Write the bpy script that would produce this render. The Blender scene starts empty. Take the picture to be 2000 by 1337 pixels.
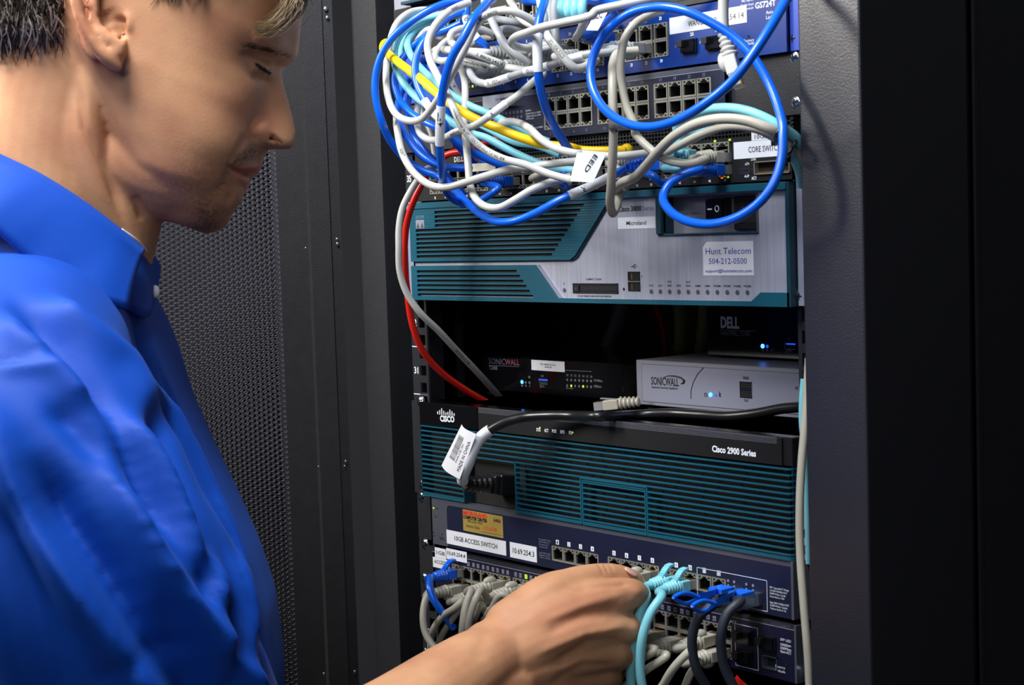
import bpy, bmesh, math, random
import numpy as np
from mathutils import Vector, Matrix
random.seed(7)
SC = bpy.context.scene
# ------------------------------------------------------------------ camera
F = 3125.88                                    # focal length in pixels of the 2000 px wide frame
CAM = np.array([1203.97, -874.1, 60.24])       # millimetres; the rack front is the plane y = 0
YAW, PIT, ROL = -0.875584, 0.0694468, 0.0332388
_f = np.array([math.sin(YAW)*math.cos(PIT), math.cos(YAW)*math.cos(PIT), -math.sin(PIT)])
_r = np.array([math.cos(YAW), -math.sin(YAW), 0.0]); _d = np.cross(_f, _r)
CR = math.cos(ROL)*_r + math.sin(ROL)*_d
CD = -math.sin(ROL)*_r + math.cos(ROL)*_d
CF = _f
cam = bpy.data.objects.new('camera', bpy.data.cameras.new('camera'))
SC.collection.objects.link(cam)
cam.matrix_world = Matrix(((CR[0], -CD[0], -CF[0], CAM[0]/1000), (CR[1], -CD[1], -CF[1], CAM[1]/1000),
                           (CR[2], -CD[2], -CF[2], CAM[2]/1000), (0, 0, 0, 1)))
cam.data.sensor_width = 36.0
cam.data.lens = F/2000*36
cam.data.clip_start = 0.02
cam.data.dof.use_dof = True
cam.data.dof.focus_distance = 1.33
cam.data.dof.aperture_fstop = 16.0
SC.camera = cam
# ------------------------------------------------------------------ world, lamps, exposure
W = bpy.data.worlds.new('room_light'); SC.world = W; W.use_nodes = True
W.node_tree.nodes['Background'].inputs[0].default_value = (0.55, 0.65, 0.9, 1)
W.node_tree.nodes['Background'].inputs[1].default_value = 0.10
def area(name, loc, target, size, power, col, size_y=None):
    l = bpy.data.lights.new(name, 'AREA'); l.energy = power; l.color = col
    l.shape = 'RECTANGLE'; l.size = size; l.size_y = size_y or size
    o = bpy.data.objects.new(name, l); SC.collection.objects.link(o)
    o.location = loc
    o.rotation_euler = (Vector(target)-Vector(loc)).to_track_quat('-Z', 'Y').to_euler()
    return o
area('ceiling_lamp_front', (0.42, -0.72, 0.98), (0.30, -0.02, 0.0), 0.38, 20, (0.93, 0.96, 1.0), 0.55)
area('ceiling_lamp_left', (-0.55, -1.25, 0.80), (0.05, -0.45, 0.05), 0.45, 24, (1.0, 0.95, 0.88), 0.6)
area('fill_lamp_right', (1.5, -1.6, 0.85), (0.25, -0.2, -0.1), 0.8, 7.5, (0.92, 0.95, 1.0))  # added soft fill light from the camera's right, not a fixture of the room
SC.view_settings.view_transform = 'Standard'
try: SC.view_settings.look = 'None'
except Exception: pass
SC.view_settings.exposure = 0.35
SC.view_settings.gamma = 1.0
SC.view_settings.use_curve_mapping = False
# ------------------------------------------------------------------ helpers
def un(px, py, Y=0.0):
    """photo pixel -> point on the world plane y = Y (mm)"""
    v = (px-1000)/F*CR + (py-668.5)/F*CD + CF
    return CAM + v*((Y-CAM[1])/v[1])
def und(px, py, dist):
    """photo pixel -> point at the given distance along the view axis (mm)"""
    return CAM + dist*((px-1000)/F*CR + (py-668.5)/F*CD + CF)
ZM = {0: (0, 0, 1), 1: (720, 0, .22), 2: (1140, 0, .23), 3: (720, 170, .22), 4: (1120, 180, .24), 5: (780, 370, .21), 6: (1180, 370, .21),
      7: (780, 580, .21), 8: (1180, 580, .21), 9: (780, 760, .21), 10: (1180, 780, .21), 11: (800, 960, .2), 12: (1160, 1040, .2221), 13: (790, 1080, .25),
      14: (1000, 0, .13), 15: (760, 280, .1047)}
def zp(k, x, y):
    a, b, s = ZM[k]; return a+x*s, b+y*s
def uz(k, x, y, Y=0.0):
    return un(*zp(k, x, y), Y)
def s2l(c):
    return tuple(((v/12.92) if v <= 0.04045 else ((v+0.055)/1.055)**2.4) for v in c)
def mat(name, rgb, rough=0.5, metal=0.0, spec=0.5, bump=0.0, bscale=300.0, var=0.0, vscale=20.0, emit=None, es=0, trans=0.0, sss=0.0, coat=0.0, aniso=0.0, alpha=1.0):
    m = bpy.data.materials.new(name); m.use_nodes = True
    nt = m.node_tree; b = nt.nodes['Principled BSDF']
    c = (*s2l(rgb), 1)
    b.inputs['Base Color'].default_value = c
    b.inputs['Roughness'].default_value = rough
    b.inputs['Metallic'].default_value = metal
    b.inputs['Specular IOR Level'].default_value = spec
    b.inputs['Transmission Weight'].default_value = trans
    b.inputs['Coat Weight'].default_value = coat
    b.inputs['Alpha'].default_value = alpha
    if sss:
        b.inputs['Subsurface Weight'].default_value = sss
        b.inputs['Subsurface Radius'].default_value = (0.006, 0.0022, 0.0012)
        b.inputs['Subsurface Scale'].default_value = 0.6
    if emit:
        b.inputs['Emission Color'].default_value = (*s2l(emit), 1); b.inputs['Emission Strength'].default_value = es
    tc = nt.nodes.new('ShaderNodeTexCoord')
    n = nt.nodes.new('ShaderNodeTexNoise'); n.inputs['Scale'].default_value = vscale; n.inputs['Detail'].default_value = 4
    nt.links.new(tc.outputs['Object'], n.inputs['Vector'])
    mr = nt.nodes.new('ShaderNodeMapRange'); mr.inputs[1].default_value = 0.25; mr.inputs[2].default_value = 0.75
    v = var or 0.04
    mr.inputs[3].default_value = 1-v; mr.inputs[4].default_value = 1+v
    nt.links.new(n.outputs['Fac'], mr.inputs[0])
    hs = nt.nodes.new('ShaderNodeHueSaturation'); hs.inputs['Color'].default_value = c
    nt.links.new(mr.outputs[0], hs.inputs['Value']); nt.links.new(hs.outputs[0], b.inputs['Base Color'])
    if bump:
        n2 = nt.nodes.new('ShaderNodeTexNoise'); n2.inputs['Scale'].default_value = bscale; n2.inputs['Detail'].default_value = 3
        nt.links.new(tc.outputs['Object'], n2.inputs['Vector'])
        bp = nt.nodes.new('ShaderNodeBump'); bp.inputs['Strength'].default_value = bump; bp.inputs['Distance'].default_value = 0.0006
        nt.links.new(n2.outputs['Fac'], bp.inputs['Height']); nt.links.new(bp.outputs[0], b.inputs['Normal'])
    return m
M = {}
def defm(key, *a, **k): M[key] = mat(key, *a, **k)
defm('black_powder', (.115, .118, .135), .55, bump=.35, bscale=900, var=.12, vscale=60)
defm('door_powder', (.145, .14, .148), .5, bump=.4, bscale=900, var=.15, vscale=90)
defm('post_powder', (.10, .105, .14), .38, spec=.9, bump=.25, bscale=700, var=.06, vscale=90)
defm('deep_black', (.02, .02, .024), .8)
defm('matte_black', (.06, .06, .068), .5, var=.1)
defm('gloss_black', (.035, .035, .045), .12, var=.1)
defm('rail_black', (.13, .135, .155), .45, var=.15)
defm('zinc', (.62, .66, .72), .28, metal=.9, var=.1)
defm('chrome', (.82, .84, .86), .12, metal=1)
defm('silver', (.62, .63, .68), .38, metal=.45, var=.06, vscale=15)
defm('light_silver', (.60, .61, .69), .35, metal=.3)
defm('teal', (.075, .315, .39), .4, var=.05)
defm('teal_dark', (.05, .22, .28), .45)
defm('blue_panel', (.02, .18, .47), .35, var=.05)
defm('blue_light_panel', (.20, .30, .68), .35)
defm('navy_panel', (.085, .10, .20), .42, var=.06)
defm('navy_deep', (.085, .08, .18), .4, var=.06)
defm('trim_grey', (.36, .37, .41), .35, metal=.4)
defm('trim_dark', (.19, .19, .22), .35, metal=.3)
defm('port_metal', (.66, .65, .60), .35, metal=.55, var=.1)
defm('gold', (.8, .62, .3), .3, metal=.9)
defm('paper', (.86, .87, .90), .6, var=.02)
defm('paper_yellow', (.86, .85, .74), .6)
defm('gold_paper', (.62, .53, .26), .45, var=.1)
defm('ink', (.05, .05, .07), .6)
defm('ink_blue', (.17, .15, .62), .6)
defm('ink_red', (.85, .15, .08), .6)
defm('ink_white', (.90, .92, .95), .6)
defm('ink_grey', (.50, .51, .56), .6)
defm('ink_dimred', (.50, .22, .30), .6)
defm('ink_dim', (.30, .31, .38), .6)
defm('led_off', (.42, .42, .44), .4)
defm('led_blue', (.2, .4, 1), .4, emit=(.15, .5, 1), es=9)
defm('led_blue_dim', (.1, .3, .8), .4, emit=(.1, .3, 1), es=1.0)
defm('led_green', (.7, .85, .2), .4, emit=(.65, .9, .15), es=.6)
defm('led_amber', (.9, .5, .1), .4, emit=(1, .45, .05), es=2)
defm('cable_blue', (.02, .37, .86), .28, spec=.6, var=.05)
defm('cable_white', (.74, .74, .72), .33, spec=.5, var=.06, vscale=60)
defm('cable_beige', (.70, .68, .62), .38, spec=.5, var=.07, vscale=60)
defm('cable_grey', (.60, .61, .62), .38, spec=.5)
defm('cable_aqua', (.50, .79, .84), .4, spec=.4, var=.06, vscale=60)
defm('cable_yellow', (.98, .80, .04), .35)
defm('cable_red', (.88, .14, .08), .35)
defm('cable_black', (.09, .09, .10), .3, var=.05)
defm('cable_slate', (.17, .19, .24), .5, bump=.3, bscale=1500)
defm('pull_blue', (.05, .42, .95), .35)
defm('clear_plug', (.80, .82, .84), .12, trans=.55)
defm('plug_bright', (.85, .85, .85), .25)
defm('dusty_yellow', (.62, .60, .30), .5)
defm('screw', (.78, .80, .85), .18, metal=1)

# brushed plate for the router front: fine slanted hairlines
def brushed():
    m = mat('brushed_silver', (.67, .68, .74), .38, metal=.3)
    nt = m.node_tree; b = nt.nodes['Principled BSDF']
    tc = nt.nodes.new('ShaderNodeTexCoord'); mp = nt.nodes.new('ShaderNodeMapping')
    mp.inputs['Rotation'].default_value = (0, math.radians(-24), 0); mp.inputs['Scale'].default_value = (1, 1, 0.03)
    w = nt.nodes.new('ShaderNodeTexNoise'); w.inputs['Scale'].default_value = 520; w.inputs['Detail'].default_value = 1
    nt.links.new(tc.outputs['Object'], mp.inputs[0]); nt.links.new(mp.outputs[0], w.inputs['Vector'])
    mr = nt.nodes.new('ShaderNodeMapRange'); mr.inputs[1].default_value = .35; mr.inputs[2].default_value = .7
    mr.inputs[3].default_value = .93; mr.inputs[4].default_value = 1.10
    nt.links.new(w.outputs['Fac'], mr.inputs[0])
    hs = nt.nodes.new('ShaderNodeHueSaturation'); hs.inputs['Color'].default_value = (*s2l((.67, .68, .74)), 1)
    nt.links.new(mr.outputs[0], hs.inputs['Value']); nt.links.new(hs.outputs[0], b.inputs['Base Color'])
    return m
M['brushed'] = brushed()

_glyph = {}
def glyphs(s, bold=0.0):
    k = (s, bold)
    if k in _glyph: return _glyph[k]
    c = bpy.data.curves.new('lettering', 'FONT'); c.body = s; c.size = 1; c.offset = bold; c.resolution_u = 2
    o = bpy.data.objects.new('lettering', c); SC.collection.objects.link(o)
    me = bpy.data.meshes.new_from_object(o.evaluated_get(bpy.context.evaluated_depsgraph_get()))
    v = np.array([tuple(p.co) for p in me.vertices]).reshape(-1, 3)
    f = [tuple(p.vertices) for p in me.polygons]
    bpy.data.objects.remove(o); bpy.data.curves.remove(c); bpy.data.meshes.remove(me)
    if len(v):
        v[:, 0] -= v[:, 0].min()
    _glyph[k] = (v, f)
    return _glyph[k]

class MB:
    """collects shapes (millimetres, world axes) and links them as one mesh object"""
    def __init__(s): s.v = []; s.f = []; s.mi = []; s.sm = []; s.mats = []; s.n = 0
    def mid(s, m):
        if m not in s.mats: s.mats.append(m)
        return s.mats.index(m)
    def add(s, vs, fs, m, smooth=False):
        i = s.mid(m); vs = np.asarray(vs, float).reshape(-1, 3)
        s.v.append(vs); n = s.n
        for f in fs: s.f.append(tuple(a+n for a in f)); s.mi.append(i); s.sm.append(smooth)
        s.n += len(vs); return s
    def box(s, x0, x1, y0, y1, z0, z1, m):
        v = [(x, y, z) for x in (x0, x1) for y in (y0, y1) for z in (z0, z1)]
        return s.add(v, [(0, 1, 3, 2), (4, 6, 7, 5), (0, 4, 5, 1), (2, 3, 7, 6), (0, 2, 6, 4), (1, 5, 7, 3)], m)
    def obox(s, c, ax, ay, az, hx, hy, hz, m):
        c = np.array(c); ax, ay, az = map(np.array, (ax, ay, az))
        v = [c+i*hx*ax+j*hy*ay+k*hz*az for i in (-1, 1) for j in (-1, 1) for k in (-1, 1)]
        return s.add(v, [(0, 1, 3, 2), (4, 6, 7, 5), (0, 4, 5, 1), (2, 3, 7, 6), (0, 2, 6, 4), (1, 5, 7, 3)], m)
    def prism(s, poly, y0, y1, m, bev=0.0):
        """poly: (x, z) outline; y0 = front, y1 = back; bev: front chamfer"""
        n = len(poly)
        p = np.array(poly, float)
        a = sum(p[i][0]*p[(i+1) % n][1]-p[(i+1) % n][0]*p[i][1] for i in range(n))
        if a < 0: p = p[::-1]
        fr = [(x, y0, z) for x, z in p]; bk = [(x, y1, z) for x, z in p]
        if bev:
            c = []
            for i in range(n):
                e1 = p[i]-p[i-1]; e2 = p[(i+1) % n]-p[i]
                e1 = e1/(np.linalg.norm(e1)+1e-9); e2 = e2/(np.linalg.norm(e2)+1e-9)
                n1 = np.array([-e1[1], e1[0]]); n2 = np.array([-e2[1], e2[0]])
                d = n1+n2; d = d/max(0.3, 1+n1@n2)
                c.append(p[i]+bev*d)
            inn = [(x, y0, z) for x, z in c]; mid = [(x, y0+bev, z) for x, z in p]
            v = inn+mid+bk
            f = [tuple(range(n))]
            for i in range(n):
                j = (i+1) % n
                f += [(i, n+i, n+j, j), (n+i, 2*n+i, 2*n+j, n+j)]
            f.append(tuple(range(3*n-1, 2*n-1, -1)))
        else:
            v = fr+bk
            f = [tuple(range(n))]+[(i, n+i, n+(i+1) % n, (i+1) % n) for i in range(n)]+[tuple(range(2*n-1, n-1, -1))]
        return s.add(v, f, m)
    def rrect(s, x0, x1, z0, z1, r, y0, y1, m, bev=0.0, k=4):
        P = []
        for cx, cz, a0 in ((x1-r, z1-r, 0), (x0+r, z1-r, 90), (x0+r, z0+r, 180), (x1-r, z0+r, 270)):
            for i in range(k+1):
                a = math.radians(a0+90*i/k); P.append((cx+r*math.cos(a), cz+r*math.sin(a)))
        return s.prism(P, y0, y1, m, bev)
    def ring(s, x0, x1, z0, z1, w, y0, y1, m):
        """flat outline frame of width w"""
        s.box(x0, x1, y0, y1, z1-w, z1, m); s.box(x0, x1, y0, y1, z0, z0+w, m)
        s.box(x0, x0+w, y0, y1, z0, z1, m); s.box(x1-w, x1, y0, y1, z0, z1, m); return s
    def panel(s, x0, x1, z0, z1, holes, y0, y1, m):
        """plate with rectangular openings"""
        xs = sorted({x0, x1, *[h[i] for h in holes for i in (0, 1)]}); zs = sorted({z0, z1, *[h[i] for h in holes for i in (2, 3)]})
        xs = [x for x in xs if x0 <= x <= x1]; zs = [z for z in zs if z0 <= z <= z1]
        for a, b in zip(xs, xs[1:]):
            for c, d in zip(zs, zs[1:]):
                mx, mz = (a+b)/2, (c+d)/2
                if any(h[0] < mx < h[1] and h[2] < mz < h[3] for h in holes): continue
                s.box(a, b, y0, y1, c, d, m)
        return s
    def cyl(s, c, ax, r, h, m, n=16, r2=None, smooth=True):
        c = np.array(c, float); ax = np.array(ax, float); ax /= np.linalg.norm(ax)
        return s.tube([c, c+ax*h], [r, r if r2 is None else r2], m, n, smooth)
    def tube(s, P, r, m, n=12, smooth=True, caps=True, side=None):
        P = np.array(P, float); k = len(P)
        R = np.full(k, r, float) if np.isscalar(r) else np.array(r, float)
        T = np.gradient(P, axis=0) if k > 2 else np.array([P[1]-P[0]]*2)
        T /= np.linalg.norm(T, axis=1)[:, None]+1e-9
        u = np.array(side, float) if side is not None else (np.array([0, 0, 1.]) if abs(T[0][2]) < .9 else np.array([1., 0, 0]))
        V = []
        for i in range(k):
            u = u-T[i]*(u@T[i]); u /= np.linalg.norm(u)+1e-9
            w = np.cross(T[i], u)
            for j in range(n):
                a = 2*math.pi*j/n; V.append(P[i]+R[i]*(math.cos(a)*u+math.sin(a)*w))
        Fs = []
        for i in range(k-1):
            for j in range(n):
                a = i*n+j; b = i*n+(j+1) % n; Fs.append((a, b, b+n, a+n))
        s.add(V, Fs, m, smooth)
        if caps:
            s.add(V[:n], [tuple(range(n-1, -1, -1))], m); s.add(V[-n:], [tuple(range(n))], m)
        return s
    def ball(s, c, rx, ry, rz, m, A=None, n=16, k=10, top=False):
        A = np.eye(3) if A is None else np.array(A)
        V = []
        for i in range(k+1):
            t = math.pi*(i/k)*(0.5 if top else 1)
            for j in range(n):
                p = 2*math.pi*j/n
                V.append(np.array(c)+rx*math.sin(t)*math.cos(p)*A[0]+ry*math.sin(t)*math.sin(p)*A[1]+rz*math.cos(t)*A[2])
        Fs = [(i*n+j, (i+1)*n+j, (i+1)*n+(j+1) % n, i*n+(j+1) % n) for i in range(k) for j in range(n)]
        return s.add(V, Fs, m, True)
    def text(s, t, p0, p1, h, m, y=None, bold=0.0, skew=0.0, ux=None, uz_=None, nrm=None, off=0.12):
        """lettering from p0 (left end of the baseline) to p1 (right end); h = capital height"""
        v, f = glyphs(t, bold)
        if not len(v): return s
        p0 = np.array(p0, float); p1 = np.array(p1, float)
        ux = (p1-p0); L = np.linalg.norm(ux); ux = ux/L
        up = np.array([0, 0, 1.]) if uz_ is None else np.array(uz_, float); up = up-ux*(up@ux); up /= np.linalg.norm(up)
        nr = np.array([0, -1., 0]) if nrm is None else np.array(nrm, float)
        w = v[:, 0].max()
        q = p0+nr*off+np.outer(v[:, 0]/w*L+skew*v[:, 1]/.7*h, ux)+np.outer(v[:, 1]/.7*h, up)
        return s.add(q, f, m)
    def build(s, name, parent=None, bevel=0.0, seg=2, autosmooth=None):
        V = np.vstack(s.v)/1000.0
        o_loc = np.zeros(3)
        if parent is not None:
            q = parent
            while q is not None: o_loc = o_loc+np.array(q.location); q = q.parent
        me = bpy.data.meshes.new(name)
        me.from_pydata((V-o_loc).tolist(), [], s.f)
        for m in s.mats: me.materials.append(M[m])
        me.polygons.foreach_set('material_index', s.mi); me.polygons.foreach_set('use_smooth', s.sm)
        me.validate(); me.update()
        if parent is None: pass
        o = bpy.data.objects.new(name, me); SC.collection.objects.link(o); o.parent = parent
        if bevel:
            b = o.modifiers.new('edge', 'BEVEL'); b.width = bevel/1000; b.segments = seg; b.limit_method = 'ANGLE'; b.angle_limit = math.radians(40)
        return o
def tag(o, label=None, cat=None, group=None, kind=None):
    if label: o['label'] = label
    if cat: o['category'] = cat
    if group: o['group'] = group
    if kind: o['kind'] = kind
    return o
def thing(name, label, cat, loc, group=None):
    o = bpy.data.objects.new(name, None); SC.collection.objects.link(o); o.location = Vector([a/1000 for a in loc])
    o.empty_display_size = .02
    return tag(o, label, cat, group)
def place(src, parent, loc):
    """copy a part (sharing its mesh) under parent at world position loc (mm)"""
    o = src.copy(); SC.collection.objects.link(o); o.parent = parent
    w = np.zeros(3); q = parent
    while q is not None: w = w+np.array(q.location); q = q.parent
    o.location = Vector([loc[i]/1000-w[i] for i in range(3)]); return o
def local_mesh(mb, name):
    o = mb.build(name); SC.collection.objects.unlink(o); return o

# ------------------------------------------------------------------ sockets
def port_proto(name, up=True, metal='port_metal', w=6.9, h=6.3):
    b = MB(); s = 1 if up else -1
    prof = [(-w, None), (-5.8, 3.0), (-3.2, 4.3), (-1.7, 5.3), (1.7, 4.3), (3.2, 3.0), (5.8, None), (w, None)]
    lo = -5.0
    y0, y1 = -.35, 11
    def bx(x0, x1, z0, z1, a=y0, c=y1, m=metal):
        z0, z1 = (z0, z1) if s > 0 else (-z1, -z0); b.box(x0, x1, a, c, z0, z1, m)
    bx(-w, -5.8, -h, h); bx(5.8, w, -h, h); bx(-5.8, 5.8, -h, lo)
    bx(-5.8, -3.2, 3.0, h); bx(3.2, 5.8, 3.0, h); bx(-3.2, -1.7, 4.3, h); bx(1.7, 3.2, 4.3, h); bx(-1.7, 1.7, 5.4, h)
    bx(-5.8, 5.8, lo, 5.4, 10.5, 11, 'deep_black')
    bx(-5.9, 5.9, lo-.05, lo+.1, 1.2, 10.5, 'deep_black')
    bx(-5.8, -5.7, lo, 3, 1.2, 10.5, 'deep_black'); bx(5.7, 5.8, lo, 3, 1.2, 10.5, 'matte_black')
    for i in range(8):
        x = -3.6+i*1.03; bx(x-.2, x+.2, lo+.1, lo+.5, 5, 9.0, 'trim_dark')
    for sx in (-1, 1):
        x = sx*4.6; bx(min(x-.9, x+.9), max(x-.9, x+.9), 4.1, 5.5, -.45, -.3, 'deep_black')
    return local_mesh(b, name)
PORT_UP = port_proto('ethernet_port', True)
PORT_DN = port_proto('ethernet_port', False)
def sfp_proto():
    b = MB()
    b.ring(-7.2, 7.2, -4.9, 4.9, .7, -.8, 6, 'zinc'); b.box(-6.6, 6.6, 5, 5.5, -4.3, 4.3, 'deep_black')
    return local_mesh(b, 'fibre_slot')
def sfp_plug_proto():
    b = MB()
    b.box(-7.4, 7.4, -1.0, .5, -5.2, 5.2, 'matte_black'); b.box(-6.6, 6.6, -3.0, -1.0, -4.4, 4.6, 'gloss_black'); b.box(-7.0, -1.5, -7, -3.0, -.5, 4.0, 'matte_black')
    return local_mesh(b, 'slot_cover')
SFP = sfp_proto(); SFPC = sfp_plug_proto()
def screw_proto():
    b = MB()
    b.ball((0, 0, 0), 5.2, 5.2, 2.6, 'screw', A=[(1, 0, 0), (0, 0, 1), (0, -1, 0)], n=20, k=6, top=True)
    b.box(-2.6, 2.6, -2.9, -2.0, -.45, .45, 'deep_black'); b.box(-.45, .45, -2.9, -2.0, -2.6, 2.6, 'deep_black')
    b.cyl((0, 0, 0), (0, 1, 0), 5.4, 1.0, 'screw', 20)
    return local_mesh(b, 'screw')
SCREW = screw_proto()
def usb(b, x0, x1, z0, z1, y=0, tongue='gold'):
    b.ring(x0, x1, z0, z1, .5, y-.3, y+.6, 'trim_dark'); b.box(x0+.5, x1-.5, y-.15, y+.5, z0+.5, z1-.5, 'deep_black')
    b.box(x0+2, x1-2, y-.3, y, (z0+z1)/2-.3, (z0+z1)/2+.5, tongue)

# ------------------------------------------------------------------ room
def struct(b, name):
    o = b.build(name); o['kind'] = 'structure'; return o
defm('floor_tile', (.34, .34, .36), .5, var=.15, vscale=3)
defm('wall_paint', (.42, .42, .44), .8, var=.03)
defm('ceiling_tile', (.6, .6, .6), .9, var=.03)
b = MB(); b.box(-2600, 3600, -3400, 1800, -1520, -1500, 'floor_tile'); struct(b, 'floor')
b = MB(); b.box(-2600, 3600, 1800, 1900, -1500, 1300, 'wall_paint'); struct(b, 'wall_back')
b = MB(); b.box(-2600, 3600, -3500, -3400, -1500, 1300, 'wall_paint'); struct(b, 'wall_front')
b = MB(); b.box(-2700, -2600, -3400, 1800, -1500, 1300, 'wall_paint'); struct(b, 'wall_left')
b = MB(); b.box(3600, 3700, -3400, 1800, -1500, 1300, 'wall_paint'); struct(b, 'wall_right')
b = MB(); b.box(-2600, 3600, -3400, 1800, 1300, 1320, 'ceiling_tile'); struct(b, 'ceiling')

# ------------------------------------------------------------------ cabinet
RY = 10.0      # front of the mounting rails
cab = thing('server_cabinet', 'tall open black server cabinet holding the stacked network equipment', 'cabinet', (240, 400, -1500))
ZT, ZB = 560.0, -1440.0
b = MB()
b.box(-95, 528, 130, 1000, -1500, -1440, 'black_powder'); b.box(-95, 528, 20, 1000, 560, 600, 'black_powder')
b.box(-95, 528, 980, 1000, ZB, ZT, 'matte_black')
b.build('cabinet_shell', cab)
# left front frame: rounded edge, and the black recess beside it
b = MB()
P = [(-20, -4)]
R0 = 9
for i in range(7):
    a = math.radians(-90-90*i/6); P.append((-66+R0+R0*math.cos(a), -4+R0+R0*math.sin(a)))
P += [(-66, 60), (-20, 60)]
V = [(x, y, z) for z in (ZB, ZT) for x, y in P]; n = len(P)
b.add(V, [(i, (i+1) % n, n+(i+1) % n, n+i) for i in range(n)], 'black_powder', False)
b.box(-95, -66, 70, 90, ZB, ZT, 'deep_black'); b.box(-20, 0, 45, 60, ZB, ZT, 'deep_black')
b.build('left_post', cab)
b = MB(); b.box(-97, -95, 60, 1000, ZB, ZT, 'matte_black'); b.build('side_panel', cab)
# right front post: lit front face, dark side, a groove and the side panel behind it
b = MB()
PY = -46.0; xa = un(1570.5, 668, PY)[0]; xb = un(1690, 668, PY)[0]
b.box(xa, xb, PY, 70, ZB, ZT, 'post_powder')
b.build('right_post', cab, bevel=1.6)
b = MB(); b.box(xb-8, xb-4, 70, 78, ZB, ZT, 'deep_black'); b.box(xb-8, xb-1.5, 77, 1000, ZB, ZT, 'black_powder'); b.box(xb-8, xb+.5, 77, 81, ZB, ZT, 'black_powder')
b.build('side_panel', cab)
# mounting rails with square holes and unit numbers
UN = 44.45
def zu(n): return un(807, 722, RY)[2]+(n-31)*UN
for side in (0, 1):
    b = MB()
    x0, x1 = (-2, 22) if side == 0 else (462, 486)
    hx0, hx1 = (9.5, 19) if side == 0 else (465.5, 475)
    holes = []
    for nn in range(14, 46):
        zc = zu(nn)
        for dz in (-15.9, 0, 15.9): holes.append((hx0, hx1, zc+dz-4.7, zc+dz+4.7))
    b.panel(x0, x1, zu(14)-22, zu(45)+22, [h for h in holes], RY, RY+2.2, 'rail_black')
    xs = x0 if side == 0 else x1-2
    b.box(xs, xs+2, RY+2.2, RY+60, zu(14)-22, zu(45)+22, 'rail_black')
    if side == 0:
        for nn in range(22, 42):
            zc = zu(nn); s = str(nn)
            b.text(s, (.3, RY, zc-3), (6.6, RY, zc-3), 6.0, 'ink_white', bold=.02, nrm=(0, -1, 0))
            b.box(-1.6, 8, RY-.12, RY, zc-UN/2-.5, zc-UN/2+.3, 'ink_white'); b.box(8, 20, RY-.12, RY, zc-UN/2-.2, zc-UN/2+.2, 'ink_grey')
    b.build('mounting_rail', cab)
# dim bundles far inside
# ------------------------------------------------------------------ adjacent cabinet on the right
b = MB(); adj = thing('server_cabinet', 'plain black closed cabinet side at the right edge of the picture', 'cabinet', (720, 560, -1500))
b.box(xb+16, 900, 440, 1000, -1500, 600, 'black_powder'); b.build('side_panel', adj)
b = MB(); b.box(xb+16, 900, 432, 440, -1500, 600, 'matte_black'); b.build('door_frame', adj)

# ------------------------------------------------------------------ perforated door, swung open on the left
HP = und(662, 668, 1535.0); 
hr = np.array([CR[0], CR[1], 0]); hr /= np.linalg.norm(hr); hf = np.array([CF[0], CF[1], 0]); hf /= np.linalg.norm(hf)
ang = math.radians(13)
DD = -math.cos(ang)*hr-math.sin(ang)*hf        # along the door, away from the hinge
DN = np.cross(DD, np.array([0, 0, 1.])); DN = DN/np.linalg.norm(DN)
if DN@(CAM*np.array([1, 1, 0])-HP*np.array([1, 1, 0])) < 0: DN = -DN
def dp(d, h, z): return np.array([HP[0], HP[1], 0])+DD*d+DN*h+np.array([0, 0, z])
DZ0, DZ1 = -1430.0, 540.0
door = thing('perforated_door', 'open black perforated metal cabinet door behind the man', 'door', dp(300, 0, -1440))
def dbox(b, d0, d1, h0, h1, z0, z1, m):
    V = [dp(d, h, z) for d in (d0, d1) for h in (h0, h1) for z in (z0, z1)]
    b.add(V, [(0, 1, 3, 2), (4, 6, 7, 5), (0, 4, 5, 1), (2, 3, 7, 6), (0, 2, 6, 4), (1, 5, 7, 3)], m)
def dpx(px, py=500.0):
    """distance along the door of a photo pixel column"""
    v = (px-1000)/F*CR+(py-668.5)/F*CD+CF
    A = np.array([[v[0], -DD[0]], [v[1], -DD[1]]]); t = np.linalg.solve(A, (HP-CAM)[:2]); return t[1]
e_m = dpx(541); e_1 = dpx(606); e_2 = dpx(647); e_0 = dpx(666)
b = MB()
dbox(b, e_2+.8, e_1, 6, 10, DZ0, DZ1, 'door_powder')       # raised stile
V = []; 
for z in (DZ0, DZ1):
    V += [dp(e_1, 10, z), dp(e_1+1.6, 0, z)]
b.add(V, [(0, 1, 3, 2)], 'door_powder')
dbox(b, e_1+1.6, e_m-3, -2, 0, DZ0, DZ1, 'door_powder')
b.build('door_frame', door)
b = MB(); dbox(b, e_0, e_2, -14, 8, DZ0, DZ1, 'door_powder'); dbox(b, e_2, e_2+.8, 0, 3, DZ0, DZ1, 'deep_black'); b.build('door_edge', door)
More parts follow.
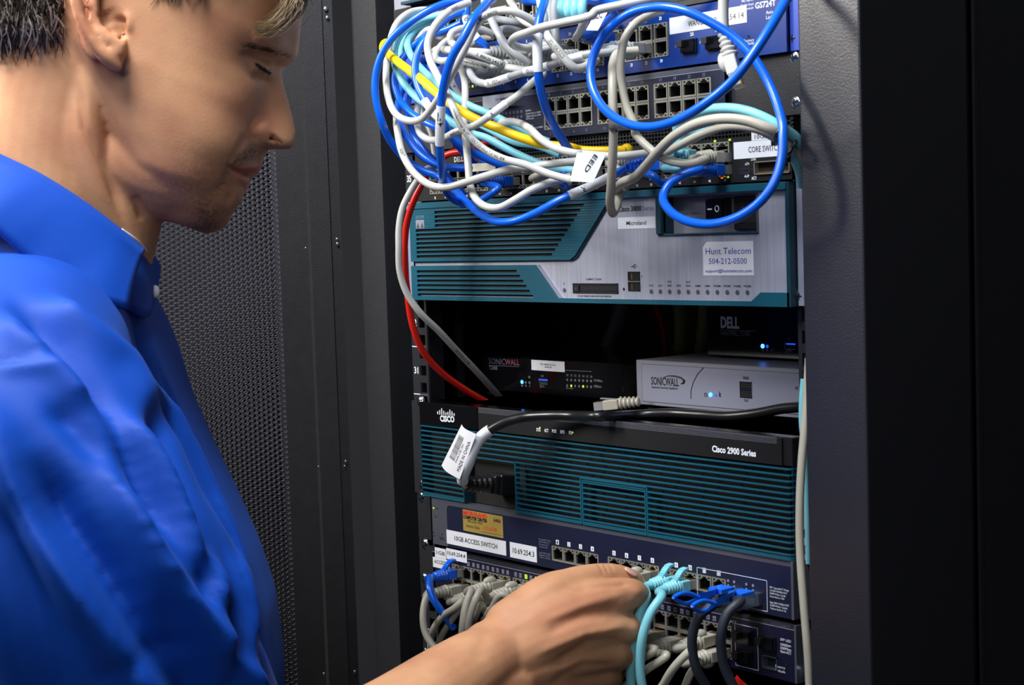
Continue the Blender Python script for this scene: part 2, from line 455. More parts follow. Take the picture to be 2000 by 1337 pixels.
# punched sheet: hexagon pitch, real round holes
def perforated(name, d0, z0, z1, cols, pitch, r, h, th, m, wall, seg=10, zoff=0.0, off=0.0):
    cw = pitch*math.sqrt(3)/2*1.045
    V = []; Fs = []; MI = []
    ang_ = [2*math.pi*i/seg for i in range(seg)]
    hexr = []
    for a in ang_:
        # boundary of the hexagonal cell in direction a (flat top, pitch along z)
        k = max(abs(math.cos(a)), abs(math.cos(a-math.pi/3)), abs(math.cos(a+math.pi/3)))
        k = max(abs(math.sin(a)), abs(math.sin(a-math.pi/3)), abs(math.sin(a+math.pi/3)))
        hexr.append(pitch/2/k)
    rows = int((z1-z0)/pitch)
    tmpl = []
    for i, a in enumerate(ang_): tmpl.append((hexr[i]*math.cos(a)*1.045, hexr[i]*math.sin(a), h))
    for i, a in enumerate(ang_): tmpl.append((r*math.cos(a), r*math.sin(a), h))
    for i, a in enumerate(ang_): tmpl.append((r*math.cos(a), r*math.sin(a), h-th))
    tmpl = np.array(tmpl)
    ft = []
    for i in range(seg):
        j = (i+1) % seg
        ft += [(i, j, seg+j, seg+i), (seg+i, seg+j, 2*seg+j, 2*seg+i)]
    base = np.array([HP[0], HP[1], 0])
    cs = []
    for c in range(cols):
        for q in range(rows):
            cs.append((d0+cw/2+c*cw, z0+(q+(.5 if c % 2 else 0)+zoff)*pitch))
    cs = np.array(cs)
    pts = tmpl[None, :, :]+np.c_[cs, np.zeros(len(cs))][:, None, :]
    X = base+pts[..., 0:1]*DD+pts[..., 2:3]*DN+pts[..., 1:2]*np.array([0, 0, 1.])
    X = X.reshape(-1, 3)/1000-np.array(door.location)
    nv = 3*seg
    ftn = np.array(ft)
    FF = (ftn[None]+np.arange(len(cs))[:, None, None]*nv).reshape(-1, 4)
    me = bpy.data.meshes.new(name)
    me.vertices.add(len(X)); me.vertices.foreach_set('co', X.ravel())
    me.loops.add(FF.size); me.loops.foreach_set('vertex_index', FF.ravel().astype(np.int32))
    me.polygons.add(len(FF)); me.polygons.foreach_set('loop_start', np.arange(0, FF.size, 4, dtype=np.int32))
    me.update(calc_edges=True); me.validate()
    me.materials.append(M[m]); me.materials.append(M[wall])
    mi = np.tile([0, 1], len(FF)//2).astype(np.int32); me.polygons.foreach_set('material_index', mi)
    o = bpy.data.objects.new(name, me); SC.collection.objects.link(o); o.parent = door; return o
defm('mesh_front', (.13, .125, .14), .4)
defm('mesh_rim', (.46, .46, .49), .35)
defm('mesh_back', (.40, .39, .42), .5)
zlo, zhi = und(560, 1337, 1500)[2]-40, und(400, 0, 1500)[2]+40
perforated('perforated_sheet', e_m-2.4, zlo, zhi, 66, 4.9, 2.15, 0, 1.0, 'mesh_front', 'mesh_rim')
perforated('backing_sheet', e_m+2.2, zlo, zhi, 70, 5.0, 1.25, -7, .8, 'mesh_back', 'mesh_front', seg=8, zoff=.3)
b = MB(); dbox(b, e_m-4, e_m+2.2, -8.5, -7.5, DZ0, DZ1, 'mesh_back'); b.build('backing_strip', door)
b = MB(); dbox(b, e_m-4, e_m+330, -30, -28, DZ0, DZ1, 'deep_black'); dbox(b, e_m-4, e_m+330, -1, 0, DZ0, zlo, 'door_powder'); dbox(b, e_m-4, e_m+330, -1, 0, zhi, DZ1, 'door_powder'); b.build('door_back', door)
b = MB()
for px, py, s in ((634, 20, 3), (637, 37, 2.4), (656, 467, 2), (657, 476, 2.2), (595, 484, 1.2), (620, 908, 1.2), (673, 898, 2), (671, 907, 1.5), (631, 1310, 2), (691, 1306, 2.2)):
    d = dpx(px, py); z = und(px, py, 1500)[2]
    v = (px-1000)/F*CR+(py-668.5)/F*CD+CF
    A = np.array([[v[0], -DD[0]], [v[1], -DD[1]]]); t = np.linalg.solve(A, (HP-CAM)[:2]); z = CAM[2]+t[0]*v[2]
    b.ball(dp(d, 10.2, z), s*.7, s*.9, .5, 'zinc', A=[DD, (0, 0, 1), DN], n=7, k=4)
tag(b.build('chipped_paint', door), kind='stuff')
# ------------------------------------------------------------------ devices
def screws(dev, side, pts):
    for (px, py) in pts:
        p = un(px, py, 5.0); place(SCREW, dev, (p[0], 6.5, p[2]))
def label_sticker(dev, x0, x1, z0, z1, lines, y=0, m='paper', name='label_sticker', th=.25, peel=None, tilt=0.0):
    b = MB()
    if peel: b.prism([(x0, z0), (x1, z0), (x1, z1), (x0+peel, z1), (x0, z1-peel)], y-th, y, m)
    else: b.box(x0, x1, y-th, y, z0, z1, m)
    for (t, fx0, fx1, fz, fh, ink, bold) in lines:
        w = x1-x0; h = z1-z0
        b.text(t, (x0+fx0*w, y-th, z0+fz*h+tilt*fx0*w), (x0+fx1*w, y-th, z0+fz*h+tilt*fx1*w), fh*h, ink, bold=bold)
    return b.build(name, dev)
def ptxt(b, s, k, x0, y0, x1, y1, h, ink, Y=0, bold=0.0):
    p0 = uz(k, x0, y0, Y); p1 = uz(k, x1, y1, Y); b.text(s, p0, p1, h, ink, bold=bold)

# ---- blue 24-port switch
Z0, Z1 = 178.6, 221.5
sw = thing('network_switch', 'bright blue 24-port network switch under the cable tangle at the top', 'network switch', (250, 100, Z0))
blocks = [(286.8, 351.4)] + [(218.0, 281.0)] + [(149.0, 212.2)]
b = MB()
hl = [(a-.2, c+.2, 187.3, 213.2) for a, c in blocks]
b.panel(70, 465.5, Z0, Z1, hl, 0, 2, 'blue_panel'); b.box(70, 464, 2, 250, Z0, Z1, 'blue_panel')if False else None
b.box(70, 464, 16, 250, Z0+.4, Z1-.4, 'blue_panel'); b.box(68, 70, 0, 250, Z0, Z1, 'blue_panel'); b.box(70, 464, 2, 16, Z1-1, Z1, 'blue_panel'); b.box(70, 464, 2, 16, Z0, Z0+1, 'blue_panel')
b.build('housing', sw)
b = MB(); b.box(465.5, 482, 4, 6, Z0+.5, Z1, 'blue_light_panel'); b.build('mounting_ear', sw); b = MB(); b.box(0, 68, 4, 6, Z0+.5, Z1, 'blue_light_panel'); b.build('mounting_ear', sw)
b = MB(); b.box(97, 146, -.3, 0, Z0+1, Z1-2, 'navy_deep'); 
for i, z in enumerate((190.3, 186.1)):
    for j, x in enumerate((106, 110.5, 115.1, 119.6)): b.box(x-1, x+1, -.6, -.3, z-1, z+1, 'led_green' if j == 2 else 'led_off')
b.text('FDX', (126, -.3, 197), (131, -.3, 197), 2.2, 'ink_white'); b.text('Link/ACT', (124, -.3, 193.4), (137, -.3, 193.4), 2.2, 'ink_white'); b.text('100', (124, -.3, 189.3), (129, -.3, 189.3), 2.2, 'ink_white'); b.text('1000', (124, -.3, 185), (130, -.3, 185), 2.2, 'ink_white')
b.text('Power', (99, -.3, 205), (108, -.3, 205), 2.2, 'ink_white')
b.text('GS724T', (437.6, 0, 211.6), (456.6, 0, 211.6), 4.2, 'ink_white', bold=.02); b.text('NETGEAR', (425, 0, 217.6), (436, 0, 217.6), 2.6, 'ink_white')
b.text('Gigabit Smart', (424, 0, 214.5), (436.5, 0, 214.5), 1.8, 'ink_white'); b.text('Switch', (428, 0, 211.8), (436, 0, 211.8), 1.8, 'ink_white')
b.text('Auto', (447.5, 0, 206.5), (454, 0, 206.5), 2.4, 'ink_white'); b.text('Link', (447.5, 0, 203), (454, 0, 203), 2.4, 'ink_white')
for r_ in (3.4,):
    P = [(451+math.cos(a)*3.2, 0-.15, 196.5+math.sin(a)*3.4) for a in np.linspace(0.6, 5.4, 16)]; b.tube(P, .5, 'ink_white', 5)
ptxt(b, 'Link/ACT', 2, 780, 402, 835, 398, 1.9, 'ink_white'); ptxt(b, 'Link/ACT', 2, 985, 368, 1040, 362, 1.9, 'ink_white'); ptxt(b, '25', 2, 905, 305, 935, 300, 2.4, 'ink_white', bold=.02); ptxt(b, '26', 2, 1118, 268, 1145, 262, 2.4, 'ink_white', bold=.02)
ptxt(b, 'Factory', 2, 1362, 360, 1448, 348, 2.0, 'ink_white'); ptxt(b, 'Defaults', 2, 1365, 388, 1448, 374, 2.0, 'ink_white')
p = uz(2, 1401, 310); b.cyl((p[0], -.3, p[2]), (0, 1, 0), 1.1, .4, 'deep_black', 10)
for bi, (a, c) in enumerate(blocks):
    pw = (c-a)/4.6; 
    for i in range(4):
        x = a+(c-a)*(i+.5)/4; nn = 17-8*bi+2*i
        b.text(str(nn), (x-1.3, 0, 215.2), (x+1.3 if nn > 9 else x+.2, 0, 215.2), 2.4, 'ink_white', bold=.03); b.text(str(nn+1), (x-1.3, 0, 183.6), (x+1.3 if nn > 9 else x+.2, 0, 183.6), 2.4, 'ink_white', bold=.03)
b.build('front_print', sw)
b = MB()
for a, c in blocks: b.ring(a, c, 187.6, 213, .35, -.5, 1, 'port_metal'); b.box(a, c, .4, 1.5, 199.3, 201.2, 'port_metal')
b.build('port_frame', sw)
for a, c in blocks:
    for i in range(4):
        x = a+(c-a)*(i+.5)/4
        place(PORT_UP, sw, (x, 0, 206.7)); place(PORT_DN, sw, (x, 0, 193.9))
for x, z in ((373.5, 192.3), (398.5, 192.0)): place(SFPC, sw, (x, -1, z))
label_sticker(sw, 352.9, 429.6, 203.1, 215.3, [('WAN/LAN', .25, .52, .30, .33, 'ink', .01), ('10.69.254.14', .56, .965, .30, .33, 'ink', 0)])
screws(sw, 1, [(1549, 75), (1550, 112)])

# ---- silver unit at the very top left
su = thing('network_switch', 'pale silver switch cut off by the top edge of the picture', 'network switch', (250, 100, 266.5))
b = MB(); b.box(25, 465, 0, 250, 266.5, 310, 'silver'); b.box(25, 465, -8, 0, 266.5, 269, 'teal_dark'); b.box(25, 465, -8, 0, 269, 310, 'light_silver'); b.build('housing', su)
b = MB(); b.box(0, 25, 3, 6, 254, 300, 'silver'); b.build('mounting_ear', su)
screws(su, 0, [(786, 11)])
pp = thing('patch_panel', 'black patch panel mostly hidden by cables, above the bright blue switch', 'patch panel', (250, 60, 223))
b = MB(); hl = [(62+i*17, 62+i*17+14, 237, 250) for i in range(24)]; b.panel(0, 482, 223, 265.5, hl, 2, 5, 'matte_black'); b.build('panel', pp)
for h_ in hl: place(PORT_DN, pp, ((h_[0]+h_[1])/2, 2.4, 243.5))
# ---- grey and navy 24-port switch on a wide black plate
Z0, Z1 = 135.0, 177.6
sw = thing('network_switch', 'dark navy 24-port switch with a grey top band, below the bright blue switch', 'network switch', (250, 100, Z0))
blocks = [(195+12.2, 265.4), (271.4, 329.2), (334.6, 393.6)]
hl = [(a-.1, c+.1, 142, 168) for a, c in blocks]
b = MB()
b.panel(84, 408.8, Z0+.3, 172.6, hl, 0, 2, 'navy_panel'); b.box(84, 408.8, 0, 2, 172.6, Z1-1, 'trim_grey'); b.box(84, 408.8, -.15, 0, 172.3, 172.8, 'ink_grey')
b.box(84, 408.8, 16, 210, Z0+.3, Z1-1, 'navy_panel'); b.box(84, 86, 0, 210, Z0+.3, Z1-1, 'navy_panel'); b.box(406.8, 408.8, 0, 210, Z0+.3, Z1-1, 'navy_panel'); b.box(84, 408.8, 1, 16, Z1-2, Z1-1, 'trim_grey'); b.box(84, 408.8, 1, 16, Z0+.3, Z0+1.3, 'navy_panel')
b.build('housing', sw)
b = MB(); b.box(408.8, 482, 5, 7, Z0, Z1, 'black_powder'); b.build('mounting_ear', sw); b = MB(); b.box(0, 84, 5, 7, Z0, Z1, 'black_powder'); b.build('mounting_ear', sw)
b = MB()
b.text('PROSAFE 10/100/1000', (357, 0, 173.4), (408, 0, 173.4), 2.9, 'ink_dim')
for z in (159.6, 155.3):
    for i in range(8): x = 144+i*4.9; b.box(x-1.1, x+1.1, -.2, 0, z-1.1, z+1.1, 'led_off')
for z in (147.0, 142.6):
    for i in range(8): x = 144+i*4.9; b.box(x-1.1, x+1.1, -.2, 0, z-1.1, z+1.1, 'led_off')
for t, z, x0, x1 in (('Link/Act', 159, 184, 191), ('Green=Link at 1000M', 156.5, 184, 203), ('Yellow=Link at 100M', 154.3, 184, 203), ('Off=No Link', 152.2, 184, 194), ('Link/Act', 146.6, 186, 193), ('Green=Link at 1000M', 144.2, 186, 205), ('Off=No Link', 142.1, 186, 196)):
    b.text(t, (x0, 0, z), (x1, 0, z), 1.5, 'ink_white')
for bi, (a, c) in enumerate(blocks):
    for i in range(4):
        x = a+(c-a)*(i+.5)/4; nn = 1+8*bi+2*i
        b.text(str(nn), (x-1.2, 0, 169.2), (x+(.1 if nn < 10 else 1.4), 0, 169.2), 2.3, 'ink_grey'); b.text(str(nn+1), (x-1.2, 0, 137.6), (x+(.1 if nn < 9 else 1.4), 0, 137.6), 2.3, 'ink_grey')
b.build('front_print', sw)
b = MB()
for a, c in blocks: b.ring(a, c, 142.1, 167.9, .35, -.5, 1, 'port_metal'); b.box(a, c, .4, 1.5, 154, 156, 'port_metal')
b.build('port_frame', sw)
for a, c in blocks:
    for i in range(4):
        x = a+(c-a)*(i+.5)/4
        place(PORT_UP, sw, (x, 0, 161.7)); place(PORT_DN, sw, (x, 0, 148.4))
label_sticker(sw, 127.8, 169.2, 165.2, 176, [('SY 4943788', .42, .9, .52, .2, 'ink', .01), ('3/27/18', .5, .8, .2, .2, 'ink', .01)])
b = MB(); b.add([(155, -.3, 165.2), (169, -.3, 165.4), (182, -9, 166.8), (150, -3, 163.6)], [(0, 1, 2, 3)], 'paper_yellow'); b.build('peeled_tape', sw)
screws(sw, 1, [(1553, 200)])

# ---- black 48-port core switch with a vented top
Z0, Z1 = 90.0, 134.0
sw = thing('network_switch', 'black 48-port core switch with vented top band just above the silver router', 'network switch', (250, 100, Z0))
b = MB()
hl = [(48, 131, 96.0, 119.5), (136, 219, 96.0, 119.5), (224, 307, 96.0, 119.5), (325, 412.5, 96.0, 119.5), (434.2, 467, 94.6, 103.8)]
b.panel(25, 470, Z0, 121.5, hl, 0, 2, 'matte_black')
b.box(25, 470, 14, 300, Z0, Z1, 'matte_black'); b.box(25, 470, 0, 14, Z1-1, Z1, 'matte_black'); b.box(25, 27, 0, 14, Z0, Z1, 'matte_black'); b.box(468, 470, 0, 14, Z0, Z1, 'matte_black')
b.build('housing', sw)
b = MB(); b.box(25, 470, 8, 9, 121.5, Z1, 'deep_black')
for i in range(5): z = 121.5+i*2.9; b.box(110, 470, 0, 2.5, z, z+1.0, 'matte_black')
for i in range(105): x = 110+i*3.43; b.box(x, x+1.0, .3, 2.2, 121.5, Z1-.5, 'matte_black')
b.build('vent_grille', sw)
b = MB(); b.box(25, 110, 0, 2, 121.5, Z1, 'matte_black')
p = un(886, 317, 0); b.text('DELL', (85, 0, 122.6), (98, 0, 122.6), 4.2, 'ink_white', bold=.03); b.text('PowerConnect', (100, 0, 122.6), (128, 0, 122.6), 3.4, 'ink_dim')
for i in range(24):
    x = 52+i*15.2
    b.text(str(2*i+2), (x+2, 0, 91.3), (x+4.5, 0, 91.3), 1.9, 'ink_white', bold=.02)
for x, z, m in ((300, 93.4, 'led_amber'), (288, 93.2, 'led_amber'), (191, 94, 'led_green'), (402, 94.2, 'led_amber'), (408, 94.2, 'led_green'), (396, 121, 'led_green'), (410.5, 121, 'led_green')): b.box(x-1, x+1, -.2, 0, z-.7, z+.7, m)
b.text('ACT', (430.5, 0, 91.2), (435.5, 0, 91.2), 2.2, 'ink_white', bold=.02); b.text('LNK', (430.5, 0, 104.8), (435.5, 0, 104.8), 1.8, 'ink_white')
ptxt(b, '<->', 4, 1395, 700, 1432, 693, 2.6, 'ink_white', bold=.03); ptxt(b, 'oOo', 4, 1398, 595, 1432, 588, 2.0, 'ink_white')
b.build('front_print', sw)
b = MB(); usb(b, 418.6, 429.8, 95.2, 101.2, 0, 'chrome'); b.build('usb_port', sw)
b = MB(); b.ring(434.2, 467, 94.6, 103.8, .6, -1.6, 6, 'port_metal'); b.box(434.2, 467, 3, 6, 94.6, 103.8, 'deep_black'); b.box(436, 466, 0, 3, 95.3, 96.4, 'gold'); b.build('uplink_slot', sw)
for a in (48, 136, 224, 325):
    for i in range(6):
        x = a+7+i*13.8 + (2 if a == 325 else 0)
        place(PORT_UP, sw, (x, 0, 113.7)); place(PORT_DN, sw, (x, 0, 102.0))
p0 = uz(4, 1336, 545); 
label_sticker(sw, 414.2, 458.5, 106.7, 118.8, [('CORE SWITCH', .32, 1.0, .33, .34, 'ink', .01)])
label_sticker(sw, 431.5, 462, 119.0, 128.0, [('10GB', .1, .5, .12, .35, 'ink', .01)])
screws(sw, 1, [(1557, 350)])

# ---- silver and teal router
ro = thing('network_router', 'silver router with teal slotted vents on its left and a contact sticker', 'router', (240, 100, 0))
b = MB()
rx0, rx1 = un(807, 500)[0], un(1548, 480)[0]
hl = [(341, 436, 54, 81.8)]
b.panel(rx0+.4, rx1-3, .5, 88, hl, 0, 2, 'brushed'); b.box(rx0+1, rx1-1, 15, 380, .8, 87.4, 'silver')
b.box(rx0+.4, rx0+3, 0, 15, .5, 88, 'teal_dark'); b.build('faceplate', ro)
b = MB(); b.box(335, 441, 11, 14, 50, 84, 'silver'); b.text('100-240V~ - 4A', (351, 11, 68), (380, 11, 68), 1.9, 'ink'); b.build('recess_plate', ro)
b = MB()
b.box(335.3, 341, -3, 12, 54, 82, 'teal_dark'); b.box(335.3, 436.5, -1.2, 12, 52.4, 54.2, 'teal_dark'); b.box(434.6, 436.5, -1, 12, 53, 82, 'trim_grey'); b.box(335.3, 436.5, 0, 12, 81.8, 83, 'teal_dark')
b.build('recess_frame', ro, bevel=.6)
b = MB(); b.rrect(380.5, 401, 62.5, 79.5, .8, 5, 12, 'matte_black'); b.prism([(382.5, 64.5), (398.5, 64.5), (398.5, 78), (382.5, 78)], 2.5, 6, 'gloss_black')
b.box(384.6, 389, 2.3, 2.5, 71, 72, 'ink_white'); b.tube([(394+1.9*math.cos(a), 2.4, 71.6+2.2*math.sin(a)) for a in np.linspace(0, 2*math.pi, 17)], .4, 'ink_white', 5, caps=False)
b.build('power_switch', ro)
b = MB(); b.rrect(406.5, 435, 55.5, 80, 1.5, 6, 12, 'matte_black', bev=.8); b.prism([(409.5, 60.5), (431, 60.5), (434-2, 64), (432, 77), (409.5, 77)], 5.8, 6.2, 'deep_black')
b.box(417, 417.8, 4.6, 6, 68, 72, 'gold'); b.box(424, 424.8, 4.6, 6, 68, 72, 'gold'); b.build('power_inlet', ro)
def lerp(a, b_, t): return a+(b_-a)*t
def banded(b, z0, z1, left, right, slots, y0, y1, m):
    br = sorted({z0, z1, *[s[0] for s in slots], *[s[1] for s in slots]})
    for a, c in zip(br, br[1:]):
        mz = (a+c)/2; sl = [s for s in slots if s[0] <= mz <= s[1]]
        segs = [(left(a), left(c), right(a), right(c))] if not sl else [(left(a), left(c), sl[0][2], sl[0][2]), (sl[0][3], sl[0][3], right(a), right(c))]
        for la, lc, ra, rc in segs: b.prism([(la, a), (ra, a), (rc, c), (lc, c)], y0, y1, m)
b = MB()
sl = []
for i in range(11):
    z = 80.2-i*3.93; x1 = 254.6-i*4.0; x0 = 57 if i < 4 else 28
    sl.append((z-2.3, z, x0, x1))
tr = lambda z: (lerp(236, 241.5, (z-35)/2.5) if z < 37.5 else lerp(241.5, 284, (z-37.5)/44.5))
banded(b, 35.2, 83.0, lambda z: rx0, tr, sl, -3, 0, 'teal')
b.box(rx0, rx1-2, -4, 0, 83.0, 88.4, 'teal')
b.build('vent_cover', ro, bevel=.25, seg=1)
b = MB(); b.prism([(27, 37), (221, 37), (262, 81), (27, 81)], -.9, -.05, 'deep_black')
b.build('vent_backing', ro)
b = MB(); b.prism([(236, 34.6), (242.6, 36.8), (285, 82), (283, 83), (240.5, 38), (235.5, 35.4), (22, 35.4), (22, 34.6)], -1.8, 0, 'teal_dark'); b.build('trim_edge', ro)
b = MB()
sl = []
for i in range(6):
    z = 27.4-i*4.2; sl.append((z-2.3, z, 27.5, 169+i*4))
lr = lambda z: lerp(193.5, 221, (31.4-z)/27.5)
banded(b, 4.0, 31.5, lambda z: rx0, lr, sl, -3, 0, 'teal')
b.prism([(rx0, .4), (rx1-1.5, .4), (rx1-1.5, 10.5), (439, 10.5), (430, 4), (rx0, 4)], -3, 0, 'teal')
b.build('vent_cover', ro, bevel=.25, seg=1)
b = MB(); b.box(27, 190, -.9, -.05, 5, 29, 'deep_black'); b.build('vent_backing', ro)
b = MB(); b.prism([(193.5, 31.5), (195.8, 31.5), (223.2, 4.2), (221, 4)], -2.2, 0, 'light_silver'); b.build('trim_edge', ro); b = MB(); b.box(rx1-3.5, rx1, -3, 14, .4, 88.4, 'teal_dark'); b.build('end_trim', ro)
b = MB(); b.box(29, 41.5, -3.25, -3, 65.5, 73, 'ink_grey')
for i in range(2):
    cx = 32.3+i*6.2
    for j in range(-2, 3): h = 4.6-abs(j)*1.6; b.box(cx+j*.9-.3, cx+j*.9+.3, -3.4, -3.25, 66, 66+h, 'trim_grey')
b.text('CISCO SYSTEMS', (29, -3, 74.3), (41.5, -3, 74.3), 2.6, 'ink_grey'); b.build('maker_badge', ro)
b = MB()
b.text('Cisco', (291.5, 0, 72.6), (304.4, 0, 72.6), 3.9, 'ink', bold=.03); b.text('3800', (305.8, 0, 72.6), (317.6, 0, 72.6), 3.9, 'ink', bold=.03); b.text('Series', (319, 0, 72.6), (331, 0, 72.6), 3.7, 'trim_grey')
b.text('COMPACT FLASH', (252, 0, 18.8), (270, 0, 18.8), 1.5, 'ink', bold=.02); b.text('DO NOT REMOVE DURING NETWORK OPERATION', (242, 0, 5.2), (281, 0, 5.2), 1.4, 'ink', bold=.02); b.text('CF', (224, 0, 15), (226.4, 0, 15), 1.6, 'ink')
nm = ['SYS', 'ACT', 'SYS\nPWR', 'RPS', 'AUX\nPWR', 'AIM0', 'AIM1', 'PVDM0', 'PVDM1', 'PVDM2', 'PVDM3']
for i, s in enumerate(nm):
    x = lerp(326, 424.3, i/10); 
    for j, t in enumerate(reversed(s.split('\n'))):
        w = .62*len(t)+.4; b.text(t, (x-w, 0, 14+j*3), (x+w, 0, 14+j*3), 1.5, 'ink', bold=.02)
b.tube([(304, -.2, 29.5), (311, -.2, 29.5)], .2, 'ink', 4); b.tube([(306, -.2, 29.5), (308, -.2, 31), (310, -.2, 31)], .2, 'ink', 4); b.tube([(306.5, -.2, 29.5), (308, -.2, 28.3), (309, -.2, 28.3)], .2, 'ink', 4)
b.text('1', (315.6, 0, 21), (316.3, 0, 21), 1.6, 'ink'); b.text('2', (315.4, 0, 12.6), (316.4, 0, 12.6), 1.6, 'ink')
b.build('front_print', ro)
for i in range(12):
    x = lerp(326, 424.3, i/10) if i < 11 else 225.5
    b = MB(); z = 10.2 if i < 11 else 10.5; b.cyl((x, -.3, z), (0, 1, 0), 1.9, .4, 'led_off', 16); b.cyl((x, -.45, z), (0, 1, 0), 1.5, .3, 'trim_grey', 16); b.build('indicator_lamp', ro)
b = MB(); b.ring(300.7, 314, 18.4, 25.6, .8, -.6, .5, 'matte_black'); b.box(301, 314, -.2, .2, 18.5, 25.5, 'deep_black'); b.box(304.5, 305.5, -.4, 0, 19.4, 24, 'gold'); b.build('usb_port', ro)
b = MB(); b.ring(300.7, 314, 10.4, 17.6, .8, -.6, .5, 'matte_black'); b.box(301, 314, -.2, .2, 10.5, 17.5, 'deep_black'); b.box(304.5, 305.5, -.4, 0, 11.4, 16, 'gold'); b.build('usb_port', ro)
b = MB(); b.cyl((295.5, -.2, 11.8), (0, 1, 0), 1.2, .4, 'deep_black', 12); b.build('reset_hole', ro)
b = MB(); b.ring(236.2, 289.3, 8.2, 16.3, .8, -.7, .5, 'matte_black'); b.box(237, 288.5, -.2, .1, 9, 15.6, 'deep_black'); b.box(247, 288, -.5, 0, 10.3, 13.6, 'trim_dark'); b.box(238, 244, -1.2, 0, 9.6, 14.6, 'matte_black'); b.box(240.3, 241.7, -1.5, -1.2, 11.4, 12.6, 'trim_grey'); b.build('card_slot', ro)
label_sticker(ro, 291, 332.4, 58.9, 67.9, [('Microland', .235, .76, .32, .36, 'ink', .01)], y=-.0)
label_sticker(ro, 381.2, 430.7, 22.6, 47.4, [('Hunt Telecom', .06, .955, .63, .19, 'ink_blue', .0), ('504-212-0500', .12, .875, .34, .17, 'ink_blue', .0), ('support@hunttelecom.com', .045, .97, .09, .095, 'ink_blue', .01)], peel=4)
b = MB(); b.box(rx1+1, rx1+16, 4, 7, 1, 88, 'light_silver'); b.build('mounting_ear', ro)
b = MB(); b.box(3, rx0-1, 6, 9, 1, 88, 'light_silver'); 
for z in (20, 65): b.ball((rx0-5, 5, z), 1.8, 1.8, 1.2, 'chrome', A=[(1, 0, 0), (0, 0, 1), (0, -1, 0)])
b.build('mounting_ear', ro)
screws(ro, 1, [(1562, 578)])

# ---- black and teal 2U router
gz = -93.3
rb = thing('network_router', 'two-unit black router with a teal louvered grille and black power cord', 'router', (240, 100, -181.5))
gx0, gx1 = 21.0, 461.5
b = MB()
b.box(gx0+3, gx1-3, 14, 420, -181, gz, 'matte_black'); b.box(gx0, gx1-1, 3, 420, gz-1.0, gz, 'gloss_black'); b.box(gx0+4, gx1-8, 8, 14, -181, gz-3, 'deep_black')
b.build('housing', rb)
b = MB(); b.prism([(gx0-.2, -115.0), (106.4, -113.2), (106.4, gz), (gx0-.2, gz)], -1.2, 5, 'gloss_black', bev=.5); 
b.box(106.8, gx1-8, -.6, 8, -113.3, -98.3, 'matte_black'); b.box(106.8, gx1-8, -.4, 8, -98.3, gz-.6, 'matte_black')
b.box(gx1-8, gx1, 1.5, 14, -113.3, gz-.6, 'matte_black')
b.build('top_bezel', rb)
b = MB()
for r_ in range(5):
    for i in range(206):
        x = 108+i*1.66+(0.83 if r_ % 2 else 0); z = -97.7+r_*1.05
        b.add([(x-.5, -.75, z), (x, -.75, z-.36), (x+.5, -.75, z), (x, -.75, z+.36)], [(0, 1, 2, 3)], 'ink_grey')
b.build('perforated_strip', rb)
b = MB()
lx = 0.55
for i in range(5): pass
# five ticks and the letters
bars = [(0, 1.9), (1, 3.2), (2, 4.9), (3, 2.9), (4, 1.7), (5, 2.3), (6, 4.4), (7, 3.2), (8, 1.7)]
x0_, x1_ = uz(9, 368, 210)[0], uz(9, 520, 220)[0]; zb_ = uz(9, 370, 222)[2]
for i, h in bars:
    x = lerp(x0_, x1_, i/8); b.rrect(x-.6, x+.6, zb_-.6-(h*.12), zb_+h*1.05, .5, -1.45, -1.2, 'ink_white', k=2)
p0, p1 = uz(9, 380, 295, -1.2), uz(9, 514, 305, -1.2)
b.text('CISCO', p0, p1, 5.2, 'ink_white', bold=.045)
for s, x0, x1 in (('SYS', 1276, 1314), ('ACT', 1350, 1388), ('POE', 1422, 1462), ('RPS', 1498, 1538), ('PS', 1578, 1606)):
    z = 388+(x0-1276)*.092; p0, p1 = uz(9, x0, z, -.6), uz(9, x1, z+3, -.6); b.text(s, p0, p1, 2.7, 'ink_white', bold=.03)
for x, z, m in ((1308, 356, 'led_green'), (1612, 400, 'led_green')): p = uz(9, x, z, -.6); b.box(p[0]-.7, p[0]+.7, -.8, -.6, p[2]-.6, p[2]+.6, m)
p0, p1 = uz(10, 1005, 482, -.6), uz(10, 1413, 530, -.6); b.text('Cisco 2900 Series', p0, p1, 4.6, 'ink_white', bold=.035)
b.build('front_print', rb)
b = MB()
def bar(b, xa, xb_, z, h=1.15, wrap=True, m='teal'):
    P = [(xa, -1.5), (xb_-3.5 if wrap else xb_, -1.5)]
    if wrap: P += [(xb_-1.2, -.8), (xb_, 1.5), (xb_, 14)]
    Q = [(x, y+1.8) if i < 2 else (x-1.8, y+(1.8 if i == 2 else .6 if i == 3 else 0)) for i, (x, y) in enumerate(P)]
    V = [(x, y, zz) for zz in (z-h/2, z+h/2) for x, y in P+Q[::-1]]; n = len(P)*2
    b.add(V, [tuple(range(n-1, -1, -1)), tuple(range(n, 2*n))]+[(i, (i+1) % n, n+(i+1) % n, n+i) for i in range(n)], m)
zz = [-115.6-4.42*i for i in range(15)]
for i, z in enumerate(zz):
    cut = z < -137.5 and z > -181
    if i <= 4: bar(b, gx0, gx1, z)
    else:
        bar(b, gx0, 84 if i > 5 else 84, z, wrap=False)
        if z > -143: bar(b, 156.5, gx1, z)
        else:
            bar(b, 156.5, 239, z, wrap=False); bar(b, 241.5, 314, z, wrap=False); bar(b, 317, gx1, z)
bar(b, gx0, 84, -179.2, 2.6, wrap=False)
bar(b, 156.5, 239, -180.2, 2.6, wrap=False); bar(b, 241, 315, -180.2, 2.6, wrap=False); bar(b, 317, gx1, -180.2, 2.6)
